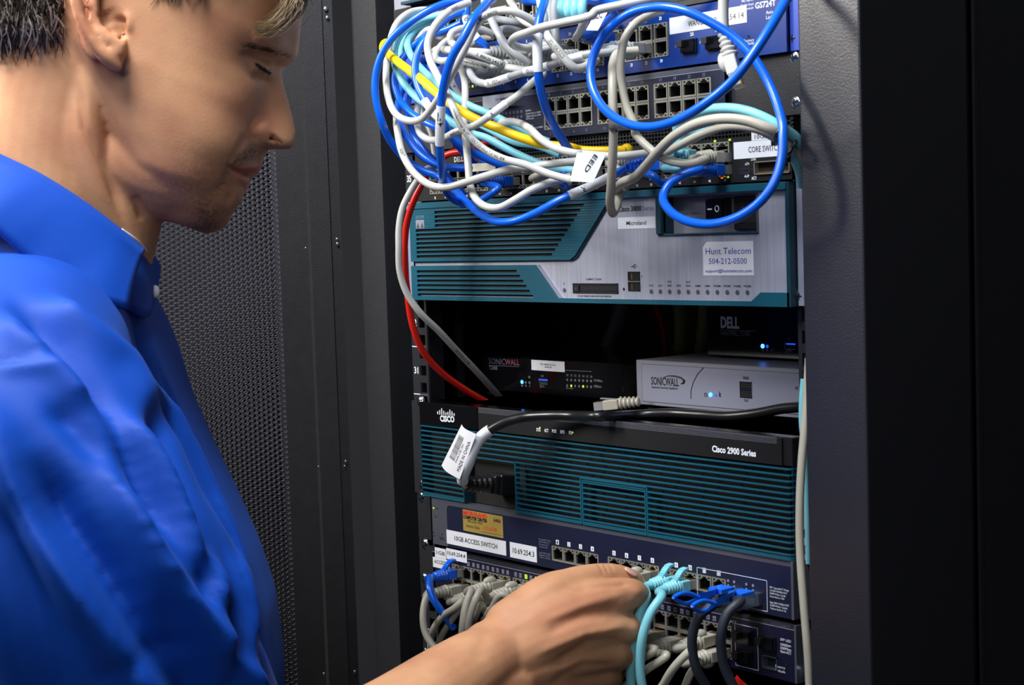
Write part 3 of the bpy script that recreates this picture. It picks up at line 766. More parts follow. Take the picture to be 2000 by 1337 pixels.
for x, z1_ in ((156.2, -138), (239.2, -143.5), (241.3, -144.5), (314.2, -144.5), (316.2, -143.5)): b.box(x-.6, x+.6, -1.6, 3, -181.4, z1_, 'teal')
b.box(239.2, 316.2, -1.6, 1, -143.6, -142.4, 'teal'); b.box(241.3, 314.2, -1.6, 1, -145.4, -144.4, 'teal'); b.box(96, 156.8, -1.6, 1, -138.6, -137.6, 'teal'); b.box(84, 96, -1.6, 1, -138.6, -137.6, 'teal')
b.box(83, 84.4, -1.6, 11, -180.6, -138, 'teal_dark'); b.box(gx0, gx0+1, -1.5, 10, -180.4, -115, 'teal_dark'); b.box(gx1-3, gx1-1.8, 4, 14, -181, -113.3, 'teal_dark')
b.build('louvered_grille', rb)
b = MB()
for j in range(10):
    xb_ = 60+j*42
    for sgn in (1, -1):
        P = [(xb_+sgn*(6 if (k % 2) else 0)+sgn*10, 6.5, -115-k*8.5) for k in range(9)]
        if P[0][0] < 160 and P[0][0] > 80: P = P[:3]
        b.tube(P, .35, 'teal_dark', 5)
b.build('inner_mesh', rb)
b = MB(); b.box(84.5, 156, 12, 13.8, -181, -138.6, 'gloss_black'); b.ring(97, 155, -180, -140, .5, 9, 12, 'trim_dark')
b.text('AC OK', (109, 12, -147.2), (117, 12, -147.2), 2.4, 'ink_white'); b.box(105.4, 107, 11.6, 12, -147.4, -144.6, 'led_green'); b.text('100-240V', (106, 12, -156), (122, 12, -156), 2.4, 'ink_white'); b.box(127.5, 128.3, 11.7, 12, -152, -148, 'ink_white')
b.build('power_bay', rb)
b = MB(); b.box(1, gx0-1, 5, 8, -180.5, gz-1, 'rail_black'); b.build('mounting_ear', rb)
b = MB(); b.box(gx1+4, gx1+17, 5, 8, -180.5, gz-1, 'light_silver'); b.build('mounting_ear', rb)
screws(rb, 0, [(819, 784), (823, 946), (822, 970)]); screws(rb, 1, [(1577, 1042), (1577, 1074)])

# ---- 12-port ten gigabit switch
Z0, Z1 = -224.3, -181.8
xs = thing('network_switch', 'navy 12-port switch with a gold service sticker and address labels', 'network switch', (240, 100, Z0))
blocks = [(199.7, 257), (268.2, 326.3), (337.6, 396.5)]
pz = -211.0
def pzat(x): return -210.6-(x-228)*.0066
hl = [(a-.05, c+.05, -217.2, -204.2) for a, c in blocks]
b = MB(); b.panel(55.4, 459.6, Z0, Z1-4.2, hl, 0, 2, 'navy_panel')
b.box(31, 55.4, 0, 2, Z0, Z1, 'trim_grey'); b.box(55.4, 459.6, 0, 2, Z1-4.2, Z1, 'trim_grey')
b.prism([(55.4, Z1-4.2), (59.4, Z1-4.2), (57, Z1-5.2), (55.4, Z1-8.2)], -.1, 0, 'trim_grey')
b.box(31, 461.5, 16, 330, Z0+.2, Z1-.2, 'navy_panel'); b.box(31, 33, 0, 16, Z0, Z1, 'trim_grey'); b.box(459.6, 461.8, -.6, 16, Z0, Z1, 'trim_grey'); b.box(33, 460, 2, 16, Z1-1, Z1, 'trim_grey'); b.box(33, 460, 2, 16, Z0, Z0+1, 'navy_panel')
b.build('housing', xs)
b = MB()
for a, c in blocks: b.ring(a, c, -217.0, -204.4, .4, -.5, 1, 'port_metal')
b.build('port_frame', xs)
for bi, (a, c) in enumerate(blocks):
    for i in range(4): place(PORT_UP, xs, (a+(c-a)*(i+.5)/4, 0, pz+.2))
b = MB()
for bi, (a, c) in enumerate(blocks):
    for i in range(4):
        x = a+(c-a)*(i+.5)/4
        b.box(x-1.8, x+1.8, -.15, 0, -202.6, -198.8, 'ink_white'); s = str(bi*4+i+1)
        b.text(s, (x-.7*len(s), -.15, -202), (x+.7*len(s), -.15, -202), 2.5, 'ink')
b.ring(366.7, 436.6, -222.4, -199.2, .35, -.15, 0, 'ink_white')
for x in (398.5, 404.5, 416.5, 423): b.cyl((x, -.2, -205), (0, 1, 0), 1.1, .3, 'ink_grey', 10); b.cyl((x, -.2, -208.5), (0, 1, 0), .9, .3, 'ink_grey', 8)
b.text('PROSAFE', (411.5, 0, -185.3), (433.5, 0, -185.3), 2.6, 'ink_dim'); b.text('XS712T', (436.5, 0, -185.3), (455.5, 0, -185.3), 2.8, 'ink_dim')
for i, t in enumerate(('Port Speed/ACT Mode', 'Off/10/100M ACT', 'Green=1G', 'Yellow=10G')): b.text(t, (183, 0, -201.6-i*2.1), (198-i*1.5, 0, -201.6-i*2.1), 1.3, 'ink_grey')
for i, t in enumerate(('Left LED=10G', 'Right=ACT', 'Yellow at 10/100M')): b.text(t, (183, 0, -213-i*2.0), (197, 0, -213-i*2.0), 1.3, 'ink_grey')
for i, t in enumerate(('SFP+ Speed/ACT Mode', 'Left LED=10G/Blink=ACT', 'Off=No Link', 'Green=Link at 10G')): b.text(t, (439, 0, -204.4-i*2.2), (457-i*1.5, 0, -204.4-i*2.2), 1.4, 'ink_white')
for i, t in enumerate(('Right LED=1G/Blink=ACT', 'Off=No Link', 'Yellow=Link at 1G')): b.text(t, (439, 0, -215.4-i*2.2), (457-i*1.5, 0, -215.4-i*2.2), 1.4, 'ink_white')
ptxt(b, 'Power', 11, 245, 163, 280, 170, 1.7, 'ink'); ptxt(b, 'Fan', 11, 245, 245, 270, 252, 1.7, 'ink'); ptxt(b, 'Reset', 11, 222, 430, 252, 436, 1.7, 'ink'); ptxt(b, 'Factory', 11, 295, 448, 335, 456, 1.6, 'ink'); ptxt(b, 'Defaults', 11, 295, 464, 340, 472, 1.6, 'ink')
for x, y in ((236, 398), (318, 414)): p = uz(11, x, y); b.cyl((p[0], -.2, p[2]), (0, 1, 0), .8, .4, 'deep_black', 8)
p = uz(11, 236, 158); b.box(p[0]-1, p[0]+1, -.2, 0, p[2]-.6, p[2]+.6, 'led_green')
b.build('front_print', xs)
label_sticker(xs, 54.2, 138.9, -221.4, -208.7, [('10GB ACCESS SWITCH', .14, .86, .34, .33, 'ink', .01)])
label_sticker(xs, 144.2, 179.7, -221.8, -208.4, [('10.69.254.3', .11, .91, .33, .34, 'ink', .01)])
g = label_sticker(xs, 79.4, 135.6, -206.4, -187.2, [('MICROLAND', .01, .62, .78, .17, 'ink_red', .06), ('COMPUTER CENTER', .01, .62, .585, .15, 'ink', .05), ('985-626-7937', .12, .5, .44, .11, 'ink', .0), ('6466', .78, .95, .68, .17, 'ink', .02), ('Service Date', .08, .42, .2, .14, 'ink', .0), ('1/16/14', .52, .84, .22, .2, 'ink_red', .0), ('____________', .45, .97, .14, .2, 'ink', 0.0)], m='gold_paper', name='service_sticker')
screws(xs, 0, [(828, 1062)]); 
b = MB(); b.box(3, 31, 6, 8, Z0+1, Z1-1, 'rail_black'); b.build('mounting_ear', xs)
b = MB(); b.box(462, 482, 6, 8, Z0+1, Z1-1, 'black_powder'); b.build('mounting_ear', xs)
# ---- 48-port switch at the bottom
Z0, Z1 = -270.5, -228.3
gs = thing('network_switch', 'purple-navy 48-port switch at the bottom, partly hidden by the hand', 'network switch', (240, 100, Z0))
blocks = [(61, 143.5), (147, 229.5), (233, 315.5), (318.5, 401)]
zt_, zb2 = -245.6, -258.2
hl = [(a-.05, c+.05, zb2-6.3, zt_+6.3) for a, c in blocks]+[(429.8, 445.5, -265, -254.5)]
b = MB(); b.panel(32, 461.5, Z0, Z1-3.6, hl, 0, 2, 'navy_deep'); b.box(32, 461.5, -.3, 2, Z1-3.4, Z1, 'trim_dark'); b.box(32, 461.5, -.4, 0, Z1-3.7, Z1-3.2, 'ink_grey')
b.box(32, 462, 16, 330, Z0, Z1, 'navy_deep'); b.box(32, 34, 0, 16, Z0, Z1, 'navy_deep'); b.box(461.5, 463.2, -.6, 16, Z0, Z1, 'trim_grey'); b.box(33, 462, 2, 16, Z1-1, Z1, 'trim_dark'); b.build('housing', gs)
b = MB()
for a, c in blocks: b.ring(a, c, zb2-6.2, zt_+6.2, .4, -.5, 1, 'port_metal'); b.box(a, c, .4, 1.5, -252.6, -251.2, 'port_metal')
b.build('port_frame', gs)
k_ = 0
for bi, (a, c) in enumerate(blocks):
    for i in range(6):
        x = a+(c-a)*(i+.5)/6; place(PORT_UP, gs, (x, 0, zt_)); place(PORT_DN, gs, (x, 0, zb2))
b = MB()
for bi, (a, c) in enumerate(blocks):
    for i in range(6):
        x = a+(c-a)*(i+.5)/6; n_ = bi*12+i*2+1
        for dx, nn in ((-3.2, n_), (3.2, n_+1)):
            if x+dx < 84: continue
            b.box(x+dx-1.7, x+dx+1.7, -.15, 0, -237.9, -234.3, 'led_green' if nn in (15, 17) else 'ink_grey'); s = str(nn); b.text(s, (x+dx-.65*len(s), -.15, -237.3), (x+dx+.65*len(s), -.15, -237.3), 2.3, 'ink')
b.ring(404, 426.6, -268, -236.2, .35, -.15, 0, 'ink_white'); b.text('Factory', (443, 0, -262), (452, 0, -262), 1.9, 'ink_white'); b.text('Defaults', (443, 0, -265), (452, 0, -265), 1.9, 'ink_white'); b.cyl((452.5, -.2, -259), (0, 1, 0), 1.1, .4, 'deep_black', 10)
for i, t in enumerate(('SFP LED', 'GREEN=', '1000Mbps', 'Blink=ACT')): b.text(t, (448, 0, -241.5-i*2.6-(1 if i else 0)), (458, 0, -241.5-i*2.6-(1 if i else 0)), 1.9, 'ink_white')
b.text('GS748T', (440, -.3, -231.6), (458, -.3, -231.6), 2.6, 'ink_dim'); b.text('-ACT', (398, 0, -236.5), (406, 0, -236.5), 2.0, 'ink_white')
b.build('front_print', gs)
place(SFP, gs, (437.7, 0, -259.8))
for x, z in ((414, -245), (414, -260), (437, -245)): place(SFPC, gs, (x, -1, z))
label_sticker(gs, 53.4, 83.6, -235.6, -225.6, [('10.69.254.4', .06, .93, .42, .34, 'ink', .01)], y=-.5)
label_sticker(gs, 36, 52.4, -236.4, -227.2, [('1GB', .15, .92, .34, .36, 'ink', .01)], y=-.3)
label_sticker(gs, 32.4, 57, -246, -236.6, [('ACCESS', .08, .8, .42, .36, 'ink', .01)], y=-.3)
screws(gs, 0, [(827, 1129)]); screws(gs, 1, [(1578, 1318)])
b = MB(); b.box(3, 32, 6, 8, Z0+1, Z1-1, 'rail_black'); b.build('mounting_ear', gs)

# ---- small firewalls standing on the two-unit router
FY = 70.0
def fw(label, px0, px1, ptop, z0, mname, FY, depth, cat='firewall'):
    a = un(px0, ptop[0], FY); c = un(px1, ptop[1], FY)
    return a[0], c[0], a[2]
# black left
x0, x1 = un(934, 740, FY)[0], un(1216, 740, FY)[0]; zt = un(1000, 697, FY)[2]; z0 = gz+5.5
f1 = thing('firewall_box', 'small black firewall with a white label, left of the silver one', 'firewall', ((x0+x1)/2, FY, gz))
b = MB(); b.rrect(x0, x1, z0, zt, 1.5, FY, FY+130, 'gloss_black', bev=.6); b.build('housing', f1)
for x in (x0+8, x1-8):
    for y in (FY+10, FY+118): b = MB(); b.cyl((x, y, gz), (0, 0, 1), 5, 5.6, 'deep_black', 12); b.build('rubber_foot', f1)
b = MB()
def T7(s, k, xa, ya, xb_, yb, h, ink, bold=0): b.text(s, uz(k, xa, ya, FY), uz(k, xb_, yb, FY), h, ink, bold=bold)
T7('SONIC', 7, 833, 618, 985, 628, 5.4, 'ink_dim'); T7('WALL', 7, 985, 628, 1118, 632, 5.4, 'ink_dimred', .01) if 'ink_dimred' in M else None
T7('TZ400', 7, 835, 672, 912, 678, 3.6, 'ink_grey')
p, q = uz(7, 833, 633, FY), uz(7, 1118, 647, FY); b.tube([p+(0, -.2, 0), q+(0, -.2, 0)], .3, 'ink_dim', 4)
p, q = uz(7, 1550, 680, FY), uz(7, 1790, 692, FY); b.tube([p+(0, -.2, 0), q+(0, -.2, 0)], .22, 'ink_grey', 4)
for i, s in enumerate(('X0', 'X1', 'X2', 'X3', 'X4', 'X5', 'X6')):
    x = 1553+i*37; T7(s, 7, x, 735+i*2.3, x+20, 737+i*2.3, 2.2, 'ink_grey')
    for j, y in enumerate((768, 822)):
        p = uz(7, 1563+i*37, y+i*2, FY); b.cyl((p[0], FY-.3, p[2]), (0, 1, 0), 1.2, .4, 'led_green' if (j == 1 and i in (1, 4)) else 'led_off', 10)
T7('10/100/act', 7, 1810, 783, 1890, 790, 2.2, 'ink_grey'); T7('1000/act', 7, 1810, 838, 1880, 843, 2.2, 'ink_grey'); T7('lan wan', 7, 1553, 850, 1615, 856, 1.8, 'ink_grey')
for x, y, m in ((1142, 788, 'led_blue'), (1178, 793, 'led_off'), (1212, 795, 'led_off'), (1211, 743, 'led_off')): p = uz(7, x, y, FY); b.cyl((p[0], FY-.4, p[2]), (0, 1, 0), 1.7 if m == 'led_blue' else 1.2, .5, m, 12)
T7('o', 7, 1135, 830, 1152, 831, 2.4, 'ink_grey'); T7('k', 7, 1172, 832, 1186, 833, 2.2, 'ink_grey'); T7('/', 7, 1208, 834, 1220, 835, 2.2, 'ink_grey'); T7('I/O', 7, 1318, 742, 1342, 743, 2.0, 'ink_grey'); T7('SUPERSPEED', 7, 1308, 808, 1380, 814, 1.6, 'ink_grey'); T7('SS<-', 7, 1308, 840, 1355, 843, 2.8, 'ink_grey')
b.build('front_print', f1)
b = MB(); p, q = uz(7, 1300, 755, FY), uz(7, 1382, 800, FY); b.box(p[0], q[0], FY-.4, FY+.4, q[2], p[2], 'deep_black'); b.box(p[0]+.5, q[0], FY-.6, FY-.3, (p[2]+q[2])/2+.3, (p[2]+q[2])/2+1.5, 'led_blue_dim'); b.box(p[0], p[0]+.4, FY-.6, FY, q[2], p[2], 'gold'); b.build('usb_port', f1)
p, q = uz(7, 1228, 575, FY), uz(7, 1540, 710, FY); label_sticker(f1, p[0], q[0], q[2]+1.2, p[2]-.6, [('TO 4065331551', .27, .74, .55, .16, 'ink', .01), ('3/9/18', .41, .61, .3, .16, 'ink', .01)], y=FY)
# silver
SY = 66.0
x0, x1 = un(1243, 740, SY)[0], un(1243, 740, SY)[0]+205; zt = un(1400, 711, SY)[2]; z0 = gz+4.5
f2 = thing('firewall_box', 'silver firewall with dark logo and round blue light, on the louvered router', 'firewall', ((x0+x1)/2, SY, gz))
b = MB(); b.rrect(x0, x1, z0, zt, 1.0, SY, SY+150, 'silver', bev=.5); b.build('housing', f2)
p = uz(8, 352, 622, SY); xa, za = p[0], zt-3.4
b = MB(); b.box(xa, x1-4, SY-.35, SY, z0+3.2, za, 'light_silver')
b.ring(xa-.3, x1-3.7, z0+2.9, za+.3, .35, SY-.3, SY, 'trim_dark')
Pc = [uz(8, x, y, SY-.4) for x, y in ((808, 945), (808, 870), (830, 790), (870, 715), (925, 655))]; b.tube(Pc, .35, 'ink', 5); b.build('front_plate', f2)
FYs = SY-.4
b = MB()
def T8(s, xa, ya, xb_, yb, h, ink, bold=0, Y=FYs): b.text(s, uz(8, xa, ya, Y), uz(8, xb_, yb, Y), h, ink, bold=bold)
T8('SONICWALL', 438, 812, 695, 828, 6.6, 'ink', .015); T8('Network Security Appliance', 443, 845, 686, 858, 1.9, 'ink', .01)
Pc = [uz(8, x, y, FYs-.2) for x, y in ((548, 745), (600, 730), (660, 733), (715, 750), (745, 778), (735, 798), (712, 806))]
b.tube(Pc, [.15, .4, .6, .8, 1.0, .8, .3], 'ink', 6); T8('WAN/LAN', 1290, 763, 1345, 766, 2.4, 'ink', .02); T8('<->', 1303, 975, 1340, 978, 3.0, 'ink', .03); T8('X0', 1775, 858, 1803, 860, 2.4, 'ink', .02)
p = uz(8, 945, 908, FYs); b.tube([(p[0]+1.6*math.cos(a), FYs-.1, p[2]+1.6*math.sin(a)) for a in np.linspace(0, 6.28, 13)], .25, 'ink', 4); b.box(p[0]-.9, p[0]+.9, FYs-.2, FYs, p[2]-.2, p[2]+.2, 'ink')
T8('k', 1070, 925, 1090, 926, 4, 'ink', .04)
for x, y, m, r_ in ((990, 907, 'led_blue', 1.7), (1038, 910, 'led_blue_dim', 1.1)): p = uz(8, x, y, FYs); b.cyl((p[0], FYs-.4, p[2]), (0, 1, 0), r_, .6, m, 14)
b.build('front_print', f2)
b = MB(); p, q = uz(8, 1262, 782, FYs), uz(8, 1376, 940, FYs); b.ring(p[0], q[0], q[2], p[2], .5, FYs-.5, FYs+1, 'chrome'); b.box(p[0], q[0], FYs-.2, FYs, q[2], p[2], 'deep_black'); zc = (p[2]+q[2])/2; b.box(p[0]+1, q[0]-.5, FYs-.6, FYs, zc-.4, zc+.3, 'chrome'); b.box(p[0]+1, q[0]-.5, FYs-.6, FYs, zc+1.2, zc+1.6, 'chrome'); b.build('usb_port', f2)
for x in (x0+10, x1-10):
    for y in (SY+10, SY+135): b = MB(); b.cyl((x, y, gz), (0, 0, 1), 5, 4.8, 'deep_black', 12); b.build('rubber_foot', f2)
# black one on top of the silver one
DY = 110.0
z0 = zt; x0 = un(1380, 650, DY)[0]; x1 = x0+190; ztop = un(1400, 600, DY)[2]
f3 = thing('firewall_box', 'small black firewall lying on top of the silver one, at the right', 'firewall', ((x0+x1)/2, DY, z0))
b = MB(); b.rrect(x0, x1, z0+2.2, min(ztop, -8), 1.5, DY, DY+125, 'gloss_black', bev=.6); b.build('housing', f3)
for x in (x0+8, x0+95):
    for y in (DY+8, DY+90): b = MB(); b.cyl((x, y, z0), (0, 0, 1), 4, 2.4, 'deep_black', 10); b.build('rubber_foot', f3)
b = MB()
T8('DELL', 1085, 282, 1258, 290, 9.0, 'ink_white', .04, DY); T8('SonicWALL TZ400', 1085, 352, 1360, 366, 4.6, 'ink_grey', .0, DY)
p, q = uz(8, 1085, 305, DY-.3), uz(8, 1405, 316, DY-.3); b.tube([p, q], .3, 'ink_grey', 4)
for x, y, m, r_ in ((1475, 455, 'led_blue', 1.8), (1518, 457, 'led_blue_dim', 1.3)): p = uz(8, x, y, DY); b.cyl((p[0], DY-.4, p[2]), (0, 1, 0), r_, .5, m, 12)
T8('o', 1465, 500, 1486, 501, 2.6, 'ink_grey', 0, DY); T8('k', 1512, 500, 1528, 501, 2.6, 'ink_grey', 0, DY); T8('/', 1555, 502, 1572, 503, 2.6, 'ink_grey', 0, DY); T8('I/O', 1705, 400, 1730, 402, 2.4, 'ink_grey', 0, DY); T8('SS<-', 1690, 512, 1748, 516, 3.4, 'ink_grey', 0, DY)
b.build('front_print', f3)
b = MB(); p, q = uz(8, 1678, 415, DY), uz(8, 1780, 490, DY); b.box(p[0], q[0], DY-.3, DY+.3, q[2], p[2], 'deep_black'); b.box(p[0]+2, q[0], DY-.5, DY, (p[2]+q[2])/2+1, (p[2]+q[2])/2+2, 'led_blue_dim'); b.box(p[0], p[0]+.4, DY-.5, DY, q[2]+1, p[2], 'ink_grey'); b.box(p[0]+2, q[0], DY-.5, DY, q[2], q[2]+.5, 'ink_grey'); b.build('usb_port', f3)
# ------------------------------------------------------------------ cables
def unzp(px, py, Z):
    v = (px-1000)/F*CR + (py-668.5)/F*CD + CF
    return CAM + v*((Z-CAM[2])/v[2])
def pt(k, x, y, Y):
    px, py = zp(k, x, y)
    return unzp(px, py, Y[1]) if isinstance(Y, tuple) else un(px, py, Y)
def spline(P, step=3.0):
    P = np.array(P, float)
    d = np.r_[0, np.cumsum(np.maximum(1e-3, np.linalg.norm(np.diff(P, axis=0), axis=1)**.5))]
    E = np.vstack([2*P[0]-P[1], P, 2*P[-1]-P[-2]]); t = np.r_[d[0]-(d[1]-d[0]), d, d[-1]+(d[-1]-d[-2])]
    out = []
    for i in range(1, len(E)-2):
        L = np.linalg.norm(E[i+1]-E[i]); n = max(2, int(L/step))
        for j in range(n):
            u = t[i]+(t[i+1]-t[i])*j/n
            A1 = (t[i]-u)/(t[i]-t[i-1])*E[i-1]+(u-t[i-1])/(t[i]-t[i-1])*E[i]
            A2 = (t[i+1]-u)/(t[i+1]-t[i])*E[i]+(u-t[i])/(t[i+1]-t[i])*E[i+1]
            A3 = (t[i+2]-u)/(t[i+2]-t[i+1])*E[i+1]+(u-t[i+1])/(t[i+2]-t[i+1])*E[i+2]
            B1 = (t[i+1]-u)/(t[i+1]-t[i-1])*A1+(u-t[i-1])/(t[i+1]-t[i-1])*A2
            B2 = (t[i+2]-u)/(t[i+2]-t[i])*A2+(u-t[i])/(t[i+2]-t[i])*A3
            out.append((t[i+1]-u)/(t[i+1]-t[i])*B1+(u-t[i])/(t[i+1]-t[i])*B2)
    out.append(P[-1]); return np.array(out)
def arclen(S): return np.r_[0, np.cumsum(np.linalg.norm(np.diff(S, axis=0), axis=1))]
def along(S, L, s):
    s = min(max(s, 0), L[-1]); i = min(int(np.searchsorted(L, s)), len(L)-1); i = max(i, 1)
    t = (s-L[i-1])/(L[i]-L[i-1]+1e-9); p = S[i-1]*(1-t)+S[i]*t
    a = max(0, i-2); c = min(len(S)-1, i+1); T = S[c]-S[a]; return p, T/np.linalg.norm(T)
def print_on(b, S, L, r, text, s0, h, ink, flip=False, cross=False, bold=.01):
    """lettering bent round a cable, on the side away from the rack"""
    v, f = glyphs(text, bold)
    if not len(v): return
    sc = h/.7; out = []
    W_ = v[:, 0].max()*sc
    for x, y, _ in v:
        x, y = x*sc, y*sc-h/2
        if flip: x, y = W_-x, -y
        p, T = along(S, L, s0+x); n = CAM-p; n = n-T*(n@T); n /= np.linalg.norm(n); w = np.cross(n, T)
        a = y/r; out.append(p+(r+.07)*(math.cos(a)*n+math.sin(a)*w))
    b.add(out, f, ink)
def plug(par, P, a, u, col, style='bump', tip='clear_plug', ls=1.0):
    P = np.array(P, float); a = np.array(a, float); a /= np.linalg.norm(a); u = np.array(u, float); u = u-a*(u@a); u /= np.linalg.norm(u); w = np.cross(a, u)
    b = MB(); pts = []; rr = []
    for i in range(21):
        s = 18*ls*i/20; base = 3.5+1.7*(i/20); pts.append(P+a*s); rr.append(base+(.95 if i % 4 in (1, 2) else -.45))
    b.tube(pts, rr, col, 14); b.build('strain_relief', par)
    b = MB(); b.obox(P+a*24*ls, a, u, w, 6.5*ls, 4.2, 5.9, col)
    o = b.build('plug', par, bevel=.8)
    b = MB(); b.obox(P+a*34*ls, a, u, w, 4.5, 3.4, 5.7, tip); b.obox(P+a*36*ls, a, u, w, 2.5, 3.5, 4.2, 'gold')
    b.build('contact_tip', par)
    b = MB()
    if style == 'bump': b.ball(P+a*19.5+u*5.2, 6.8, 3.8, 3.9, col, A=[a, u, w], n=16, k=10)
    elif style == 'fin':
        Q = [P+a*9+u*4, P+a*12+u*6.5, P+a*15+u*10, P+a*19+u*12.5, P+a*22.5+u*13]
        pr = [(q+w*s_, q+w*s_+u*0) for q in Q for s_ in (-2.8, 2.8)]
        V = []
        for i, q in enumerate(Q):
            for s_ in (-2.8, 2.8): V += [q+w*s_, q+w*s_-u*1.6+a*1.0]
        Fs = []
        for i in range(4):
            A = i*4; Fs += [(A, A+4, A+6, A+2), (A+1, A+3, A+7, A+5), (A, A+1, A+5, A+4), (A+2, A+6, A+7, A+3)]
        Fs += [(0, 2, 3, 1), (16, 17, 19, 18)]
        b.add(V, Fs, col)
        for i in range(7): q = P+a*(9.5+i*1.35)+u*(4.9+i*1.15); b.obox(q, a, u, w, .35, .45, 2.9, col)
    else:
        b.obox(P+a*27+u*5.2, a+u*.15, u-a*.15, w, 6, .4, 2.6, tip)
    b.build('latch_cover' if style != 'none' else 'latch', par)
CN = 0
def cable(label, col, pts, r=2.85, start=None, end=None, tags=(), prints=(), group=None, smooth=True, name='network_cable', sp=True):
    """start / end: ('port', X, Z, style, up) a plug in a socket of the rack face at (X, Z); ('free', dir, up, style)"""
    P = [pt(*p) for p in pts]; ends = []; Pa, Pb = P[0], P[-1]
    if not start and zp(*pts[0][:3])[1] < 0: P = [P[0]+np.array([0, 25, 190.]), P[0]+np.array([0, 6, 70.])]+P
    if not start and zp(*pts[0][:3])[1] > 1337: P = [P[0]+np.array([0, 10, -200.])]+P
    if not end and zp(*pts[-1][:3])[1] < 0: P = P+[P[-1]+np.array([0, 25, 190.])]
    if not end and zp(*pts[-1][:3])[1] > 1337: P = P+[P[-1]+np.array([0, 10, -200.])]
    for w_, e in (('s', start), ('e', end)):
        if e is None: continue
        if e[0] == 'port':
            _, X, Z, style, up = e; ql = -38.0 if style == 'bump' else -27.5; Q = np.array([X, ql, Z]); a = np.array([0, 1., 0]); pre = np.array([X, ql-6, Z-.8])
            if w_ == 's': P = [Q, pre]+P
            else: P = P+[pre, Q]
            ends.append((Q, a, (0, 0, up), style))
        else:
            _, a, u, style = e; Q = P[0] if w_ == 's' else P[-1]; ends.append((Q, a, u, style))
    S = spline(P); L = arclen(S)
    sa = L[np.argmin(np.linalg.norm(S-Pa, axis=1))] if not start else 0.0; sb = L[np.argmin(np.linalg.norm(S-Pb, axis=1))] if not end else L[-1]
    m0 = S[len(S)//2]
    t = thing(name, label, 'cable', m0, group)
    t['group'] = group or {'cable_blue': 'blue network cables', 'cable_aqua': 'aqua network cables', 'cable_white': 'white network cables', 'cable_beige': 'beige network cables', 'cable_grey': 'grey network cables'}.get(col, 'coloured cables of the rack')
    b = MB(); b.tube(S, r, col, 14)
    for tx, f0, h, fl in prints: print_on(b, S, L, r, tx, sa+f0*(sb-sa), h, 'ink', fl)
    b.build('jacket', t)
    for Q, a, u, style in ends: plug(t, Q, a, u, col, style, ls=1.0 if style == 'bump' else .72)
    for tg in tags:
        f0, f1, tx, h, fl = tg[:5]; k0, k1 = sa+f0*(sb-sa), sa+f1*(sb-sa)
        seg = np.array([along(S, L, k0+(k1-k0)*i/14)[0] for i in range(15)])
        b = MB(); b.tube(seg, r+.35, tg[5] if len(tg) > 5 else 'paper', 16)
        if tx: print_on(b, S, L, r+.35, tx, k0+(k1-k0)*.15, h, 'ink', fl)
        b.build('wrap_label', t)
    return t, S, L
def flag(par, corners, m='paper', lines=(), th=.25, name='flag_label'):
    """thin label sheet; corners TL, TR, BR, BL in world mm; lines: (text, u0, v0, u1, v1, h)"""
    TL, TR, BR, BL = [np.array(c, float) for c in corners]
    n = np.cross(TR-TL, BL-TL); n /= np.linalg.norm(n)
    if n@(CAM-TL) < 0: n = -n
    b = MB(); K = 8; V = []; 
    for s_ in (0, -1):
        for i in range(K+1):
            for j in range(2):
                u = i/K; p = (TL*(1-u)+TR*u)*(1-j)+(BL*(1-u)+BR*u)*j
                V.append(p+n*(s_*th+.5*math.sin(u*3.1)))
    Fs = []
    N = (K+1)*2
    for i in range(K):
        a = i*2; Fs += [(a, a+1, a+3, a+2), (N+a, N+a+2, N+a+3, N+a+1), (a, a+2, N+a+2, N+a), (a+1, N+a+1, N+a+3, a+3)]
    Fs += [(0, N, N+1, 1), (N-2, N-1, 2*N-1, 2*N-2)]
    b.add(V, Fs, m)
    for tx, u0, v0, u1, v1, h in lines:
        f = lambda u, v: (TL*(1-u)+TR*u)*(1-v)+(BL*(1-u)+BR*u)*v+n*.75
        p0, p1 = f(u0, v0), f(u1, v1); up = np.cross(n, p1-p0); b.text(tx, p0, p1, h, 'ink', uz_=up, nrm=n, bold=.01)
    return b.build(name, par)
SP = 'port'
# --- the tangle over the top left
t14, S, L = cable('blue cable with a "14FT" wrap hanging straight down in front of the tangle', 'cable_blue',
    [(1, 1120, -80, -60), (1, 1040, 40, -95), (1, 930, 170, -118), (1, 830, 350, -128), (1, 740, 510, -132), (1, 680, 700, -132), (1, 650, 880, -130), (1, 635, 1080, -128), (3, 632, 520, -124), (3, 645, 680, -118), (3, 660, 820, -108), (3, 700, 940, -92), (3, 780, 1010, -76), (3, 880, 1030, -60)],
    r=3.25, tags=[(.545, .655, '14FT', 4.8, True)])
cable('outermost blue cable sweeping far left around the tangle and dipping across the router', 'cable_blue',
    [(1, 1000, -60, -40), (1, 860, -10, -50), (1, 700, 25, -62), (1, 540, 90, -76), (1, 350, 210, -90), (1, 200, 350, -98), (1, 110, 500, -102), (1, 62, 680, -104), (1, 62, 860, -104), (1, 110, 1060, -100), (3, 190, 470, -90), (3, 330, 640, -76), (3, 480, 740, -66), (3, 640, 800, -58), (3, 760, 900, -62), (3, 870, 1020, -74), (3, 1000, 1130, -86), (3, 1150, 1195, -92), (3, 1310, 1185, -92), (3, 1500, 1110, -86), (3, 1700, 1000, -76), (3, 1900, 910, -62), (4, 150, 760, -56), (4, 330, 670, -52), (4, 450, 610, -50)],
    r=3.2, end=('free', (.55, .8, .05), (0, 0, 1), 'none'), tags=[(.885, .965, 'RV', 4.6, True)])
